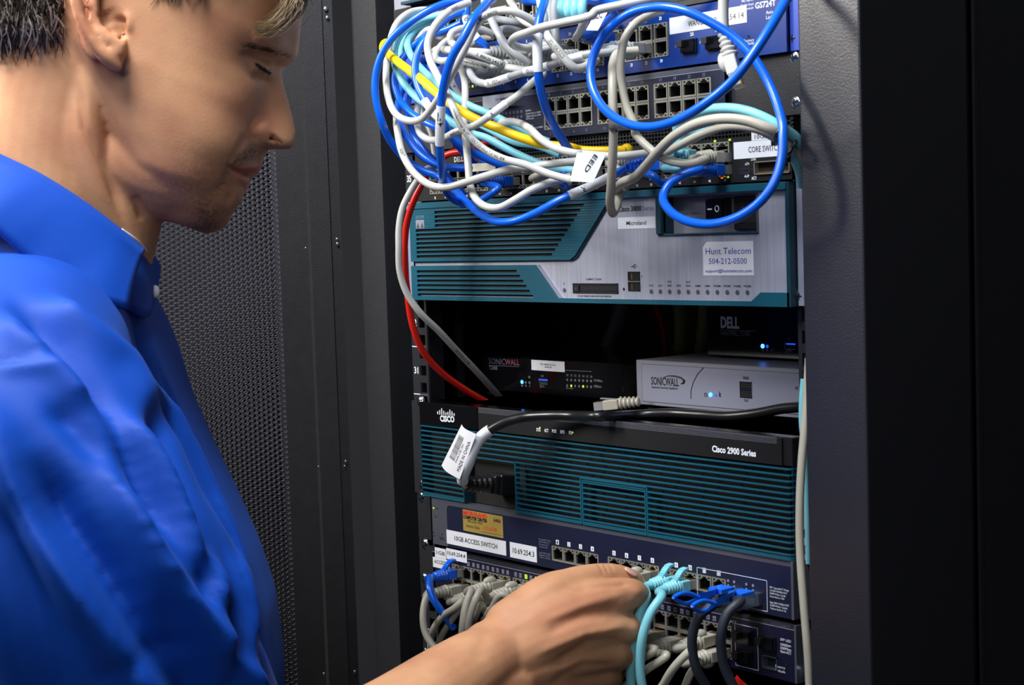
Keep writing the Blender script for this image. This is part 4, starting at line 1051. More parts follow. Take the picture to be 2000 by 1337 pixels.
cable('blue cable with an "O" wrap at the top edge running to the bright blue switch', 'cable_blue',
    [(1, 900, -60, -50), (1, 880, 30, -52), (1, 862, 130, -56), (1, 900, 250, -60), (1, 970, 350, -56), (1, 1040, 410, -50)], r=3.1,
    end=('port', 166, 207, 'fin', 1), tags=[(.24, .48, 'O', 3.4, False)])
t, S, L = cable('blue cable with a pale wrap crossing behind the "14FT" cable', 'cable_blue',
    [(1, 860, 90, -56), (1, 720, 150, -64), (1, 590, 260, -78), (1, 470, 400, -92), (1, 415, 560, -98), (1, 425, 720, -100), (1, 480, 860, -100), (1, 560, 980, -98), (1, 680, 1110, -92), (3, 700, 400, -86), (3, 850, 530, -76), (3, 1010, 620, -64), (3, 1200, 700, -50), (3, 1300, 735, -40)],
    r=3.1, tags=[(.50, .60, '', 3, True)])
cable('blue cable looping low behind the pale blue cables at the left', 'cable_blue',
    [(1, 830, 200, -42), (1, 700, 260, -46), (1, 500, 330, -54), (1, 350, 460, -62), (1, 260, 590, -70), (1, 232, 720, -76), (1, 270, 870, -80), (1, 350, 980, -84), (1, 460, 1060, -84), (1, 600, 1130, -82), (1, 720, 1210, -76), (3, 830, 560, -66), (3, 950, 700, -48)], r=3.0)
t, S, L = cable('blue cable ending under a blank yellowish tag above the teal vents', 'cable_blue',
    [(1, 560, 450, -36), (1, 400, 640, -44), (1, 290, 820, -58), (1, 262, 960, -70), (1, 290, 1120, -80), (3, 330, 430, -86), (3, 430, 570, -86), (3, 540, 660, -82), (3, 660, 705, -74), (3, 800, 718, -64), (3, 960, 716, -54)], r=3.0)
flag(t, [pt(3, 905, 680, -58), pt(3, 1125, 672, -56), pt(3, 1125, 735, -56), pt(3, 915, 752, -58)], 'paper_yellow')
cable('blue cable running steeply down in the middle of the left loops', 'cable_blue',
    [(1, 520, 600, -34), (1, 380, 780, -44), (1, 345, 960, -54), (1, 380, 1130, -62), (3, 420, 450, -66), (3, 520, 590, -64), (3, 620, 690, -58), (3, 700, 800, -52), (3, 790, 890, -46), (3, 850, 960, -40)], r=3.0)
cable('blue cable rising in an arc from the tangle centre to the white cords', 'cable_blue',
    [(1, 620, 560, -30), (1, 480, 540, -36), (1, 500, 620, -40), (1, 560, 740, -42), (1, 640, 860, -40), (1, 700, 1000, -36), (3, 760, 470, -34)], r=3.0)
cable('blue cable hanging from the top edge with a pale wrap across both switches', 'cable_blue',
    [(1, 1580, -90, -70), (1, 1560, 20, -84), (1, 1515, 170, -96), (1, 1500, 330, -100), (1, 1498, 470, -102), (1, 1505, 620, -102), (1, 1525, 780, -98), (1, 1570, 950, -90), (1, 1640, 1110, -78), (1, 1740, 1270, -64), (3, 1850, 640, -44)],
    r=3.3, tags=[(.315, .475, '', 3, True)])
cable('lower blue cable climbing out of the dark ports to the front of the tangle', 'cable_blue',
    [(3, 820, 1045, -58), (3, 930, 1030, -56), (3, 1040, 980, -54), (3, 1150, 900, -52)], r=2.9, end=('port', 166, 102, 'none', -1))
# aqua
cable('outer pale aqua cable of the bundle sweeping from the top left', 'cable_aqua',
    [(1, 900, 60, -24), (1, 640, 130, -36), (1, 430, 190, -52), (1, 290, 300, -66), (1, 232, 430, -74), (1, 238, 580, -78), (1, 300, 720, -80), (1, 420, 860, -80), (1, 580, 970, -78), (1, 760, 1100, -72), (1, 900, 1180, -66), (3, 1040, 450, -60), (3, 1220, 545, -52), (3, 1420, 640, -44), (3, 1640, 720, -36), (3, 1850, 740, -28)], r=3.15)
cable('second pale aqua cable of the bundle, beside the yellow cable', 'cable_aqua',
    [(1, 900, 110, -20), (1, 640, 170, -32), (1, 440, 250, -48), (1, 350, 350, -60), (1, 360, 460, -68), (1, 440, 580, -72), (1, 560, 700, -74), (1, 720, 830, -72), (1, 900, 940, -66), (1, 1080, 1010, -58), (1, 1250, 1100, -50), (1, 1420, 1190, -40), (1, 1600, 1260, -30)], r=3.1)
cable('third aqua cable running low under the yellow cable', 'cable_aqua',
    [(1, 620, 240, -22), (1, 380, 300, -40), (1, 280, 420, -56), (1, 300, 560, -62), (1, 420, 700, -66), (1, 590, 830, -66), (1, 740, 930, -62), (1, 900, 1050, -58), (1, 1080, 1150, -54), (1, 1300, 1260, -46), (3, 1500, 520, -38), (3, 1700, 600, -30)], r=3.0)
cable('yellow cable slanting across the whole tangle', 'cable_yellow',
    [(1, 240, 380, -62), (1, 150, 380, -66), (1, 128, 430, -74), (1, 190, 490, -88), (1, 300, 580, -94), (1, 450, 690, -98), (1, 600, 820, -100), (1, 760, 945, -100), (1, 940, 1050, -96), (1, 1150, 1140, -88), (1, 1350, 1220, -78), (1, 1550, 1280, -66), (1, 1800, 1310, -54), (4, 50, 470, -44), (4, 250, 478, -34), (4, 420, 470, -22)], r=3.5)
b = MB(); p = pt(4, 435, 470, -18); b.ball(p, 5, 5, 5, 'cable_yellow'); o = b.build('latch_cover', [q for q in SC.objects if q.get('label', '').startswith('yellow cable')][0])
# white / beige
cable('white cable looping round the far left under the yellow cable', 'cable_white',
    [(1, 600, 95, -30), (1, 470, 90, -44), (1, 350, 120, -60), (1, 250, 210, -74), (1, 195, 350, -82), (1, 165, 520, -86), (1, 155, 700, -90), (1, 175, 870, -94), (1, 240, 1010, -100), (1, 350, 1070, -104), (1, 470, 1055, -108), (1, 560, 960, -112), (1, 640, 840, -116), (1, 720, 690, -118), (1, 790, 560, -118), (1, 860, 420, -116), (1, 930, 270, -112), (1, 1010, 160, -108), (1, 1110, 105, -104), (1, 1230, 95, -100), (1, 1350, 125, -92), (1, 1480, 200, -80), (1, 1560, 250, -66), (1, 1600, 330, -50)], r=2.95,
    prints=[('E188630 24AWG', .77, 2.0, False)])
cable('long white cable with printed lettering swooping down to the paper flag', 'cable_white',
    [(1, 900, 20, -60), (1, 800, 55, -70), (1, 680, 125, -84), (1, 580, 240, -94), (1, 525, 380, -100), (1, 540, 520, -104), (1, 610, 670, -108), (1, 690, 820, -110), (1, 750, 950, -112), (1, 810, 1090, -112), (3, 880, 420, -108), (3, 1010, 540, -102), (3, 1180, 630, -96), (3, 1400, 690, -90), (3, 1600, 770, -84), (3, 1800, 825, -78)], r=2.95,
    prints=[('1.0E090', .05, 2.0, False), ('manufactured by ETL VERIFIED (UL) TIA 5621808', .52, 2.1, False)])
cable('white cable marked "5620FT" drooping lowest at the far left', 'cable_white',
    [(1, 330, 900, -50), (1, 262, 980, -60), (1, 248, 1100, -78), (3, 255, 380, -92), (3, 290, 560, -100), (3, 370, 720, -106), (3, 480, 830, -108), (3, 600, 885, -110), (3, 720, 885, -108), (3, 860, 845, -104), (3, 1050, 785, -96), (3, 1250, 728, -88), (3, 1400, 715, -80), (3, 1560, 690, -70), (3, 1850, 655, -60)], r=3.0,
    prints=[('14F0628059/60', .15, 2.2, False), ('5620FT', .335, 2.4, False)])
cable('white cable with a small "R" wrap rising from the tangle to a port', 'cable_white',
    [(1, 440, 900, -40), (1, 430, 1030, -60), (3, 450, 400, -76), (3, 530, 465, -84), (3, 650, 460, -92), (3, 770, 400, -100), (3, 880, 365, -104), (3, 980, 320, -104), (3, 1080, 250, -100), (3, 1200, 160, -92), (3, 1330, 70, -80), (1, 1480, 710, -66), (1, 1550, 660, -56)], r=2.9,
    end=('port', 203.5, 193.9, 'bump', -1), tags=[(.59, .64, 'R', 3.0, False)], prints=[('manufactured', .44, 2.2, False)])
cable('white cable dropping to a low round loop over the teal vents', 'cable_white',
    [(1, 760, 420, -30), (1, 800, 560, -48), (1, 850, 700, -58), (1, 858, 860, -66), (1, 850, 1020, -72), (3, 850, 330, -78), (3, 868, 520, -84), (3, 885, 700, -90), (3, 900, 860, -94), (3, 950, 990, -98), (3, 1040, 1060, -98), (3, 1160, 1070, -96), (3, 1300, 1000, -92), (3, 1450, 910, -84), (3, 1600, 850, -76), (3, 1800, 790, -66)], r=3.0)
cable('long white cable crossing in front of the vertical blue cable near the top', 'cable_white',
    [(2, 900, -60, -70), (2, 620, -20, -82), (2, 330, 40, -98), (2, 100, 95, -110), (14, 1200, 230, -114), (14, 800, 330, -116), (14, 450, 410, -114), (1, 1420, 285, -108), (1, 1300, 330, -98), (1, 1270, 385, -84), (1, 1340, 420, -68), (1, 1420, 430, -58)], r=3.0,
    end=('port', 231, 200.5, 'bump', -1))
cable('white cable in a tight curl above the blue switch lamps', 'cable_white',
    [(1, 860, 320, -40), (1, 760, 330, -52), (1, 650, 400, -62), (1, 590, 490, -68), (1, 640, 540, -72), (1, 780, 530, -70), (1, 920, 560, -64), (1, 1050, 600, -56)], r=2.95,
    end=('port', 161, 193, 'bump', -1), prints=[('manufactured by', .52, 2.4, False)])
cable('white cable marked with a part number, curling through the tangle centre', 'cable_white',
    [(1, 1100, 300, -34), (1, 980, 255, -46), (1, 850, 250, -58), (1, 740, 290, -68), (1, 730, 370, -74), (1, 830, 430, -74), (1, 960, 480, -68), (1, 1080, 530, -60), (1, 1180, 570, -52)], r=2.95,
    end=('port', 173, 194.5, 'bump', -1), prints=[('E188630 24AWG', .52, 2.4, False)])
cable('short white cable lying straight across the tangle centre', 'cable_white', [(1, 560, 480, -40), (1, 620, 440, -56), (1, 760, 450, -66), (1, 920, 460, -62), (1, 1060, 470, -54)], r=3.3, end=('port', 180, 207, 'bump', -1))
cable('white cable with two paper wraps running level to a right-hand port', 'cable_grey',
    [(1, 900, 560, -50), (1, 900, 640, -64), (1, 960, 720, -76), (1, 1060, 740, -82), (1, 1200, 700, -86), (1, 1380, 640, -88), (1, 1600, 585, -86), (1, 1800, 520, -80), (1, 1960, 480, -74), (2, 200, 445, -64), (2, 300, 425, -56)], r=2.9,
    end=('port', 328.2, 194.8, 'bump', -1), tags=[(.30, .44, 'TIA/EIA  10(', 2.6, True), (.52, .62, 'VO', 2.6, True), (.66, .74, 'TI', 2.6, True)])
cable('white cable hanging in a curve right of the vertical blue cable', 'cable_white',
    [(14, 420, -60, -60), (14, 480, 250, -76), (14, 490, 450, -88), (14, 580, 620, -96), (14, 720, 790, -98), (14, 860, 960, -96), (14, 960, 1030, -92), (14, 1080, 1010, -84), (14, 1180, 950, -72), (14, 1260, 900, -60)], r=3.2, end=('port', 272, 194.3, 'bump', -1), prints=[('ETL VERIFIED', .36, 2.4, False)])
cable('grey cable bending down left of the vertical blue cable', 'cable_grey',
    [(1, 1020, -40, -40), (1, 1060, 100, -52), (1, 1110, 220, -60), (1, 1160, 310, -64), (1, 1220, 400, -62), (1, 1320, 490, -58), (1, 1430, 560, -50)], r=3.0)
cable('grey cable curling back towards the ports in the tangle', 'cable_grey',
    [(1, 1380, 290, -26), (1, 1250, 255, -40), (1, 1170, 270, -52), (1, 1170, 350, -56), (1, 1230, 440, -52), (1, 1300, 520, -46)], r=2.8)
for i, (x, l) in enumerate(((560, 'left'), (640, 'right'))):
    cable('%s of two close grey cables falling vertically behind the long white one' % l, 'cable_grey',
        [(14, x+20, -60, -22), (14, x, 150, -30), (14, x+10, 350, -36), (14, x+30, 560, -38), (14, x+50, 640, -36)], r=3.0, end=('port', 231+i*8, 207-4*i, 'none', 1))
cable('white cable passing diagonally behind the front loops at the top', 'cable_white', [(1, 1240, -50, -30), (1, 1290, 60, -36), (1, 1340, 150, -40), (1, 1420, 210, -40), (1, 1520, 240, -36)], r=3.0)
cable('white cable at the back running level under the top edge', 'cable_grey', [(1, 940, 190, -16), (1, 1100, 165, -18), (1, 1300, 190, -20), (1, 1480, 160, -20)], r=3.0)
cable('white cable peeking out between the yellow cable and the aqua bundle', 'cable_white', [(1, 880, 700, -20), (1, 800, 620, -28), (1, 740, 700, -34), (1, 780, 800, -38), (1, 830, 880, -40)], r=2.7, prints=[('E188', .6, 2.2, False)])
cable('faint white cable arching upper left inside the loops', 'cable_white', [(1, 870, 220, -30), (1, 740, 280, -38), (1, 640, 330, -46), (1, 540, 260, -50), (1, 450, 340, -52), (1, 400, 450, -50)], r=2.8)
cable('second faint white cable arching inside the loops', 'cable_beige', [(1, 900, 340, -26), (1, 820, 380, -34), (1, 800, 450, -36), (1, 880, 430, -30), (1, 980, 350, -24), (1, 1100, 330, -20)], r=2.6)
cable('white cable bowing out of the yellow cable to the paper flag', 'cable_white',
    [(3, 1080, 340, -40), (3, 1200, 310, -56), (3, 1320, 315, -66), (3, 1430, 370, -74), (3, 1540, 470, -80), (3, 1680, 550, -82), (3, 1850, 590, -80), (4, 60, 500, -76), (4, 300, 520, -64), (4, 480, 510, -52), (4, 620, 495, -40), (4, 700, 500, -30)], r=3.0)
cable('thin white cable hanging straight inside the left loops', 'cable_grey', [(1, 440, 880, -14), (1, 455, 960, -16), (1, 560, 1200, -18), (3, 570, 500, -20), (3, 590, 640, -22)], r=2.6)
# paper flag between the tangle and the white drop cable
t = thing('paper_tag', 'white paper flag lettered "EED" wrapped on the white cables in the middle', 'tag', pt(4, 80, 600, -84))
flag(t, [pt(3, 1850, 580, -86), pt(4, 270, 490, -76), pt(4, 160, 735, -82), pt(3, 1785, 835, -90)], 'paper', [('EED', .62, .05, .45, .62, 3.2)], name='paper_sheet')
# --- right side
cable('big blue cable ringing over the grey switch and looping down over the power switch', 'cable_blue',
    [(2, 1800, -120, -60), (2, 1720, 0, -74), (2, 1600, 210, -92), (2, 1430, 470, -108), (2, 1260, 690, -116), (2, 1030, 880, -120), (2, 770, 1030, -120), (2, 520, 1080, -118), (2, 300, 1020, -116), (2, 140, 880, -112), (2, 65, 700, -108), (2, 75, 500, -104), (2, 180, 290, -100), (2, 380, 120, -96), (2, 620, 60, -92), (2, 850, 90, -86), (2, 1060, 180, -78), (2, 1250, 300, -70), (2, 1420, 460, -66), (2, 1560, 680, -64), (2, 1650, 900, -66), (2, 1690, 1060, -68), (4, 1705, 330, -70), (4, 1700, 500, -74), (4, 1650, 700, -80), (4, 1540, 870, -86), (4, 1370, 1000, -90), (4, 1150, 1070, -92), (4, 930, 1050, -90), (4, 780, 960, -84), (4, 730, 850, -76), (4, 790, 740, -68), (4, 930, 660, -58), (4, 1040, 630, -50)],
    r=3.15, end=('port', 405, 99.5, 'none', -1))
cable('pale cable slanting down through the blue ring to a clear plug', 'cable_beige',
    [(2, 660, 90, -40), (2, 560, 130, -60), (2, 430, 210, -78), (2, 345, 340, -86), (2, 315, 520, -88), (2, 325, 720, -86), (2, 370, 920, -84), (2, 440, 1080, -82), (4, 500, 330, -80), (4, 620, 460, -76), (4, 760, 550, -72), (4, 930, 580, -66), (4, 1070, 550, -58)], r=3.0,
    end=('port', 405, 108.5, 'none', 1))
cable('pale cable dropping vertically through the ring and turning up over the router', 'cable_beige',
    [(2, 460, 430, -60), (2, 300, 450, -72), (2, 250, 540, -84), (2, 245, 720, -92), (2, 248, 900, -94), (2, 255, 1100, -94), (4, 330, 150, -92), (4, 325, 400, -90), (4, 315, 600, -86), (4, 305, 780, -80), (4, 298, 900, -74), (4, 320, 985, -66), (4, 350, 930, -56), (4, 380, 830, -48), (4, 430, 760, -42)], r=3.25)
cable('thick beige cable arching right over the core switch to the cable tie', 'cable_beige',
    [(4, 340, 800, -50), (4, 400, 735, -60), (4, 500, 690, -68), (4, 600, 590, -74), (4, 700, 470, -78), (4, 830, 350, -80), (4, 1020, 250, -80), (4, 1220, 215, -78), (4, 1420, 235, -72), (4, 1600, 300, -64), (4, 1720, 370, -50), (4, 1830, 470, -34), (4, 1900, 620, -14)], r=3.5)
cable('olive-tinted beige cable curving under the thick beige one', 'cable_beige',
    [(4, 760, 490, -50), (4, 870, 430, -56), (4, 1050, 340, -60), (4, 1250, 280, -62), (4, 1450, 290, -60), (4, 1620, 350, -56), (4, 1730, 420, -50), (4, 1850, 540, -36)], r=3.0)
cable('pale aqua cable arching highest over the core switch', 'cable_aqua',
    [(4, 840, 300, -50), (4, 900, 235, -58), (4, 1030, 160, -66), (4, 1200, 130, -68), (4, 1380, 145, -66), (4, 1560, 210, -62), (4, 1700, 290, -56), (4, 1810, 370, -46), (4, 1850, 480, -34), (4, 1880, 600, -16)], r=3.4)
cable('aqua cable under the beige pair leading down beside the post', 'cable_aqua',
    [(4, 830, 430, -40), (4, 930, 370, -44), (4, 1150, 300, -48), (4, 1400, 270, -50), (4, 1580, 340, -54), (4, 1700, 420, -52), (4, 1780, 520, -44), (4, 1835, 650, -34), (4, 1850, 760, -26)], r=2.8)
cable('short aqua cable with a finned plug in the core switch', 'cable_aqua', [(4, 830, 500, -46), (4, 880, 490, -44)], r=3.0, end=('port', 377, 111.5, 'fin', 1))
cable('short aqua cable curving into the lower row of the core switch', 'cable_aqua', [(4, 840, 560, -46), (4, 900, 600, -50)], r=3.0, end=('port', 377, 103, 'none', -1))
cable('white cable hanging in the air with an unplugged connector', 'cable_white', [(2, 1200, -160, -70), (2, 1188, 0, -70), (2, 1186, 130, -70), (2, 1190, 275, -70)], r=3.6,
    end=('free', un(1446, 182, -70)-un(1414, 62, -70), (-.8, -.4, .1), 'bump'))
def tie(label, pts, r=1.5):
    S = spline([pt(*p) for p in pts], 1.5); t = thing('cable_tie', label, 'cable tie', S[0]); b = MB(); b.tube(S, r, 'cable_black', 8); b.build('strap', t)
    b = MB(); c = S[-1]; b.obox(c, (1, 0, 0), (0, 1, 0), (0, 0, 1), 2.8, 2, 2.6, 'cable_black'); b.build('tie_head', t)
tie('black cable tie cinching the beige and aqua cables near the post', [(4, 1720, 262, -54), (4, 1690, 280, -68), (4, 1660, 330, -72), (4, 1640, 385, -64), (4, 1650, 400, -52)])
tie('second black cable tie with a long tail, below the first', [(4, 1830, 370, -36), (4, 1790, 430, -56), (4, 1760, 490, -60), (4, 1725, 540, -50)], 1.3)
# plugs sitting in the core switch beneath the tangle
cable('dark blue plug and cable in the middle of the core switch', 'cable_blue', [(4, 770, 745, -40), (4, 700, 735, -48), (4, 660, 690, -52)], r=2.9, end=('port', 338, 106, 'none', -1))
cable('blue plug at the left of the core switch beside the white loop', 'cable_blue', [(3, 1000, 620, -36), (3, 1020, 680, -48), (3, 1050, 740, -54)], r=2.9, end=('port', 151, 104.5, 'none', 1))
cable('blue plug half hidden behind the paper flag', 'cable_blue', [(3, 1760, 900, -34), (3, 1720, 850, -48), (3, 1690, 800, -50)], r=2.9, end=('port', 268, 104, 'none', -1))
cable('grey plug hidden behind the end of the pale vertical cable', 'cable_beige', [(4, 340, 830, -36), (4, 400, 780, -44), (4, 440, 700, -46)], r=2.9, end=('port', 318, 110, 'none', 1))
cable('grey-beige plug in the core switch left of the paper flag', 'cable_beige', [(3, 1480, 800, -30), (3, 1540, 760, -44)], r=2.9, end=('port', 240, 102, 'bump', -1))
# teal bundle and others at the top
for i, (x, l) in enumerate(((745, 'leftmost'), (850, 'second from left'), (950, 'third from left'), (1060, 'rightmost'))):
    cable('%s of four teal cables plugged in side by side at the top' % l, 'cable_aqua', [(14, x+30, -240, -46), (14, x+10, 0, -52), (14, x-10, 120, -56), (14, x+10, 230, -54), (14, x+70, 290, -40)], r=3.6)
cable('grey plug with a ribbed boot beside a white flag label at the top', 'cable_grey', [(14, 1130, 230, -74), (14, 1080, 330, -72), (14, 1040, 430, -66), (14, 1020, 480, -60)], r=3.0, end=('port', 287, 207, 'none', -1))
t = [q for q in SC.objects if q.get('label', '').startswith('grey plug with a ribbed')][0]
flag(t, [pt(14, 1250, 190, -60), pt(14, 1440, 170, -60), pt(14, 1290, 460, -60), pt(14, 1110, 455, -60)], 'paper', [('MLC', .2, .42, .85, .3, 4.2)])
cable('dark blue cable across the top edge behind the ring', 'cable_blue', [(14, 200, 5, -14), (14, 420, 10, -16), (14, 1100, -20, -18), (14, 1300, 20, -18), (14, 1600, 60, -20), (2, 700, -40, -24)], r=4.0)
cable('blue finned plug above the ring', 'cable_blue', [(2, 230, 60, -60), (2, 260, 110, -56)], r=3.0, end=('port', 294, 207, 'fin', 1))
# left-hand drop cables
cable('red cable dropping from the tangle past the left of both routers', 'cable_red',
    [(3, 1420, 495, -6), (3, 1250, 470, -10), (3, 1150, 455, -14), (3, 900, 560, -18), (3, 700, 600, -24), (3, 540, 740, -34), (3, 480, 850, -42), (3, 400, 1010, -48), (3, 345, 1180, -50), (3, 325, 1310, -50), (0, 790, 510, -50), (0, 796, 575, -46), (0, 806, 635, -40), (0, 826, 685, -28), (0, 860, 725, -8), (0, 915, 765, 24), (0, 960, 790, 50)], r=3.0)
cable('white cable dropping beside the red one and into the dark gap', 'cable_white',
    [(3, 620, 690, -30), (3, 500, 740, -42), (3, 440, 820, -50), (3, 370, 930, -56), (3, 300, 1080, -60), (3, 270, 1250, -62), (0, 779, 480, -62), (0, 781, 530, -60), (0, 796, 575, -54), (0, 822, 612, -44), (0, 856, 645, -26), (0, 890, 682, -4), (0, 934, 728, 28), (0, 990, 790, 90)], r=3.0, prints=[('5670 SONA CM', .62, 2.4, False)])
# right-hand drop cables
cable('cream cable hanging down along the right post', 'cable_beige',
    [(0, 1580, 700, 6), (0, 1576, 770, 2), (0, 1572, 830, -2), (0, 1566, 900, -6), (0, 1562, 990, -8), (0, 1563, 1080, -8), (0, 1570, 1180, -8), (0, 1578, 1280, -6), (0, 1584, 1400, -2)], r=3.0)
cable('thin aqua cable beside the post, right of the silver firewall', 'cable_aqua', [(0, 1570, 740, 4), (0, 1567, 780, 3), (0, 1567, 830, 3), (0, 1573, 880, 3), (0, 1577, 970, 4), (0, 1580, 1100, 5)], r=2.4)
# dim cables deep inside
for i, (xa, ya, xb_, yb, Y, r, m, l) in enumerate(((1215, 590, 1190, 670, 215, 8, 'cable_beige', 'leftmost pale cable bundle hanging in the dark behind the firewalls'), (1330, 590, 1330, 680, 205, 8, 'dusty_yellow', 'dusty yellow bundle hanging in the dark behind the firewalls'), (1355, 590, 1345, 700, 225, 6, 'dusty_yellow', 'second dusty yellow bundle beside the upper black firewall'), (1378, 580, 1368, 700, 205, 7, 'dusty_yellow', 'rightmost dusty yellow bundle, touching the upper black firewall'), (1280, 590, 1300, 670, 235, 4, 'cable_red', 'dim red cable hanging in the dark between the bundles'))):
    cable(l, m, [(0, xa, ya-60, Y), (0, xa, ya, Y), (0, (xa+xb_)/2+3, (ya+yb)/2, Y), (0, xb_, yb, Y), (0, xb_-10, yb+60, Y)], r=r)
# --- bottom switches
GU, GL = -245.6, -258.2
def gx(col): return [(a+(c-a)*(i+.5)/6) for a, c in ((61, 143.5), (147, 229.5), (233, 315.5), (318.5, 401)) for i in range(6)][col]
cable('blue cable with a finned plug in the first port of the bottom switch', 'cable_blue', [(11, 430, 1330, -50), (11, 330, 1190, -60), (11, 240, 1060, -66), (11, 195, 940, -66), (11, 200, 850, -58)], r=3.2, end=('port', gx(0)+2, GU, 'fin', 1))
cable('beige cable from the lowest left port bowing down the far left', 'cable_beige', [(13, 420, 900, -60), (13, 330, 820, -66), (13, 230, 730, -72), (13, 160, 610, -74), (13, 145, 480, -72), (13, 165, 360, -66), (13, 210, 290, -58)], r=3.0, end=('port', gx(1)-3, GL, 'bump', -1))
cable('first beige cable with a rounded plug hood, left of the hand', 'cable_beige', [(13, 470, 800, -66), (13, 450, 680, -70), (13, 455, 540, -72), (13, 480, 400, -68), (13, 520, 290, -60)], r=3.0, end=('port', gx(5)+1, GU, 'bump', 1))
cable('second beige cable with a rounded plug hood, left of the hand', 'cable_beige', [(13, 520, 760, -60), (13, 500, 620, -68), (13, 515, 480, -70), (13, 560, 350, -66), (13, 600, 280, -58)], r=3.0, end=('port', gx(7)-1, GU, 'bump', 1))
cable('third beige cable with a rounded plug hood, partly behind the wrist', 'cable_beige', [(13, 620, 520, -50), (13, 690, 420, -58), (13, 760, 320, -58)], r=3.0, end=('port', gx(10)-3, GU, 'bump', 1))
cable('beige cable bending left from the lower port row behind the hooded plugs', 'cable_beige', [(13, 250, 880, -44), (13, 205, 740, -54), (13, 215, 620, -58), (13, 300, 490, -60), (13, 400, 420, -60), (13, 450, 370, -56)], r=3.0, end=('port', gx(3)+3, GL, 'bump', -1))
cable('beige cable curving down beside the previous one at the lower left', 'cable_beige', [(13, 270, 900, -36), (13, 255, 780, -44), (13, 290, 650, -50), (13, 370, 520, -54), (13, 470, 380, -54)], r=2.9, end=('port', gx(4)+5, GL, 'bump', -1))
cable('beige cable printed "CSA" running under the hooded plugs', 'cable_beige', [(13, 530, 560, -50), (13, 560, 480, -56), (13, 600, 400, -56)], r=3.0, end=('port', gx(7)-3, GL-1, 'bump', -1), prints=[('C CSA', .1, 2.6, False)])
cable('beige cable just left of the hand from the lower port row', 'cable_beige', [(13, 640, 500, -44), (13, 680, 440, -52)], r=3.0, end=('port', gx(9), GL, 'bump', -1))
cable('left of the two aqua cables right of the hand', 'cable_aqua', [(12, 350, 1480, -64), (12, 325, 1300, -66), (12, 330, 1100, -68), (12, 360, 900, -68), (12, 410, 700, -64), (12, 460, 570, -54)], r=3.5, end=('port', 344.8, -211.5, 'fin', 1))
cable('right of the two aqua cables right of the hand', 'cable_aqua', [(12, 460, 1480, -68), (12, 420, 1330, -72), (12, 405, 1150, -74), (12, 430, 900, -74), (12, 500, 700, -68), (12, 590, 570, -58)], r=3.5, end=('port', 359.8, -212.5, 'fin', 1))
# the plug in the fingers
t, S, L = cable('beige plug being pinched by the fingers of the hand', 'cable_beige', [(0, 1105, 1260, -70), (0, 1180, 1200, -74), (0, 1215, 1145, -60)], r=2.9, end=('port', 319, -211.5, 'bump', 1))
# direct-attach cables with blue pull tabs
for i, (X, pull, cab_pts, l) in enumerate(((405.5, [(700, 565), (860, 575), (1040, 540), (1200, 490)], [(12, 1060, 1480, -40), (12, 980, 1337, -48), (12, 905, 1200, -56), (12, 868, 1050, -60), (12, 870, 880, -62), (12, 930, 730, -60), (12, 1060, 620, -52)], 'left'),
                                         (425.0, [(865, 640), (1010, 640), (1180, 570), (1370, 520)], [(12, 1290, 1480, -44), (12, 1220, 1337, -50), (12, 1150, 1180, -56), (12, 1120, 1020, -60), (12, 1125, 850, -62), (12, 1180, 700, -58), (12, 1290, 600, -48)], 'right'))):
    P = [pt(*p) for p in cab_pts]+[np.array([X, -34, -213.5]), np.array([X, -26, -213.5])]; S = spline(P)
    t = thing('direct_attach_cable', '%s of two thick black cables with blue pull tabs in the slots' % l, 'cable', S[len(S)//2]); b = MB(); b.tube(S, 3.6, 'cable_slate', 14); b.build('jacket', t)
    b = MB(); b.box(X-6.7, X+6.7, -26, 3, -218, -209, 'zinc'); b.box(X-6.9, X-6.6, -22, -4, -216, -211, 'trim_dark'); b.build('metal_plug', t, bevel=.8)
    q = [pt(12, x, y, -86+6*j*3) for j, (x, y) in enumerate(pull)]; q[-1] = np.array([X-2, -20, -208.0])
    b = MB()
    Sp = spline(q, 3); n_ = len(Sp)
    side = np.array([.25, .0, .97]); side /= np.linalg.norm(side)
    # flat strap with an open loop at its end
    lp = []
    k_ = max(4, n_//3)
    for s_ in (1, -1): b.tube([Sp[j]+side*s_*4.2*math.sin(min(1, j/k_)*math.pi) for j in range(k_+1)], 1.5, 'pull_blue', 8)
    V = []
    for p in Sp[k_:]:
        for s_, h_ in ((-3.2, -.7), (3.2, -.7), (3.2, .7), (-3.2, .7)): V.append(p+side*s_+np.array([0, h_, 0]))
    m_ = len(Sp)-k_
    b.add(V, [(4*j+c, 4*j+(c+1) % 4, 4*j+4+(c+1) % 4, 4*j+4+c) for j in range(m_-1) for c in range(4)]+[(3, 2, 1, 0), (4*m_-4, 4*m_-3, 4*m_-2, 4*m_-1)], 'pull_blue')
    b.box(X-6.5, X+6.5, -22, -8, -209, -206.3, 'pull_blue')
    b.build('pull_tab', t, bevel=.4)
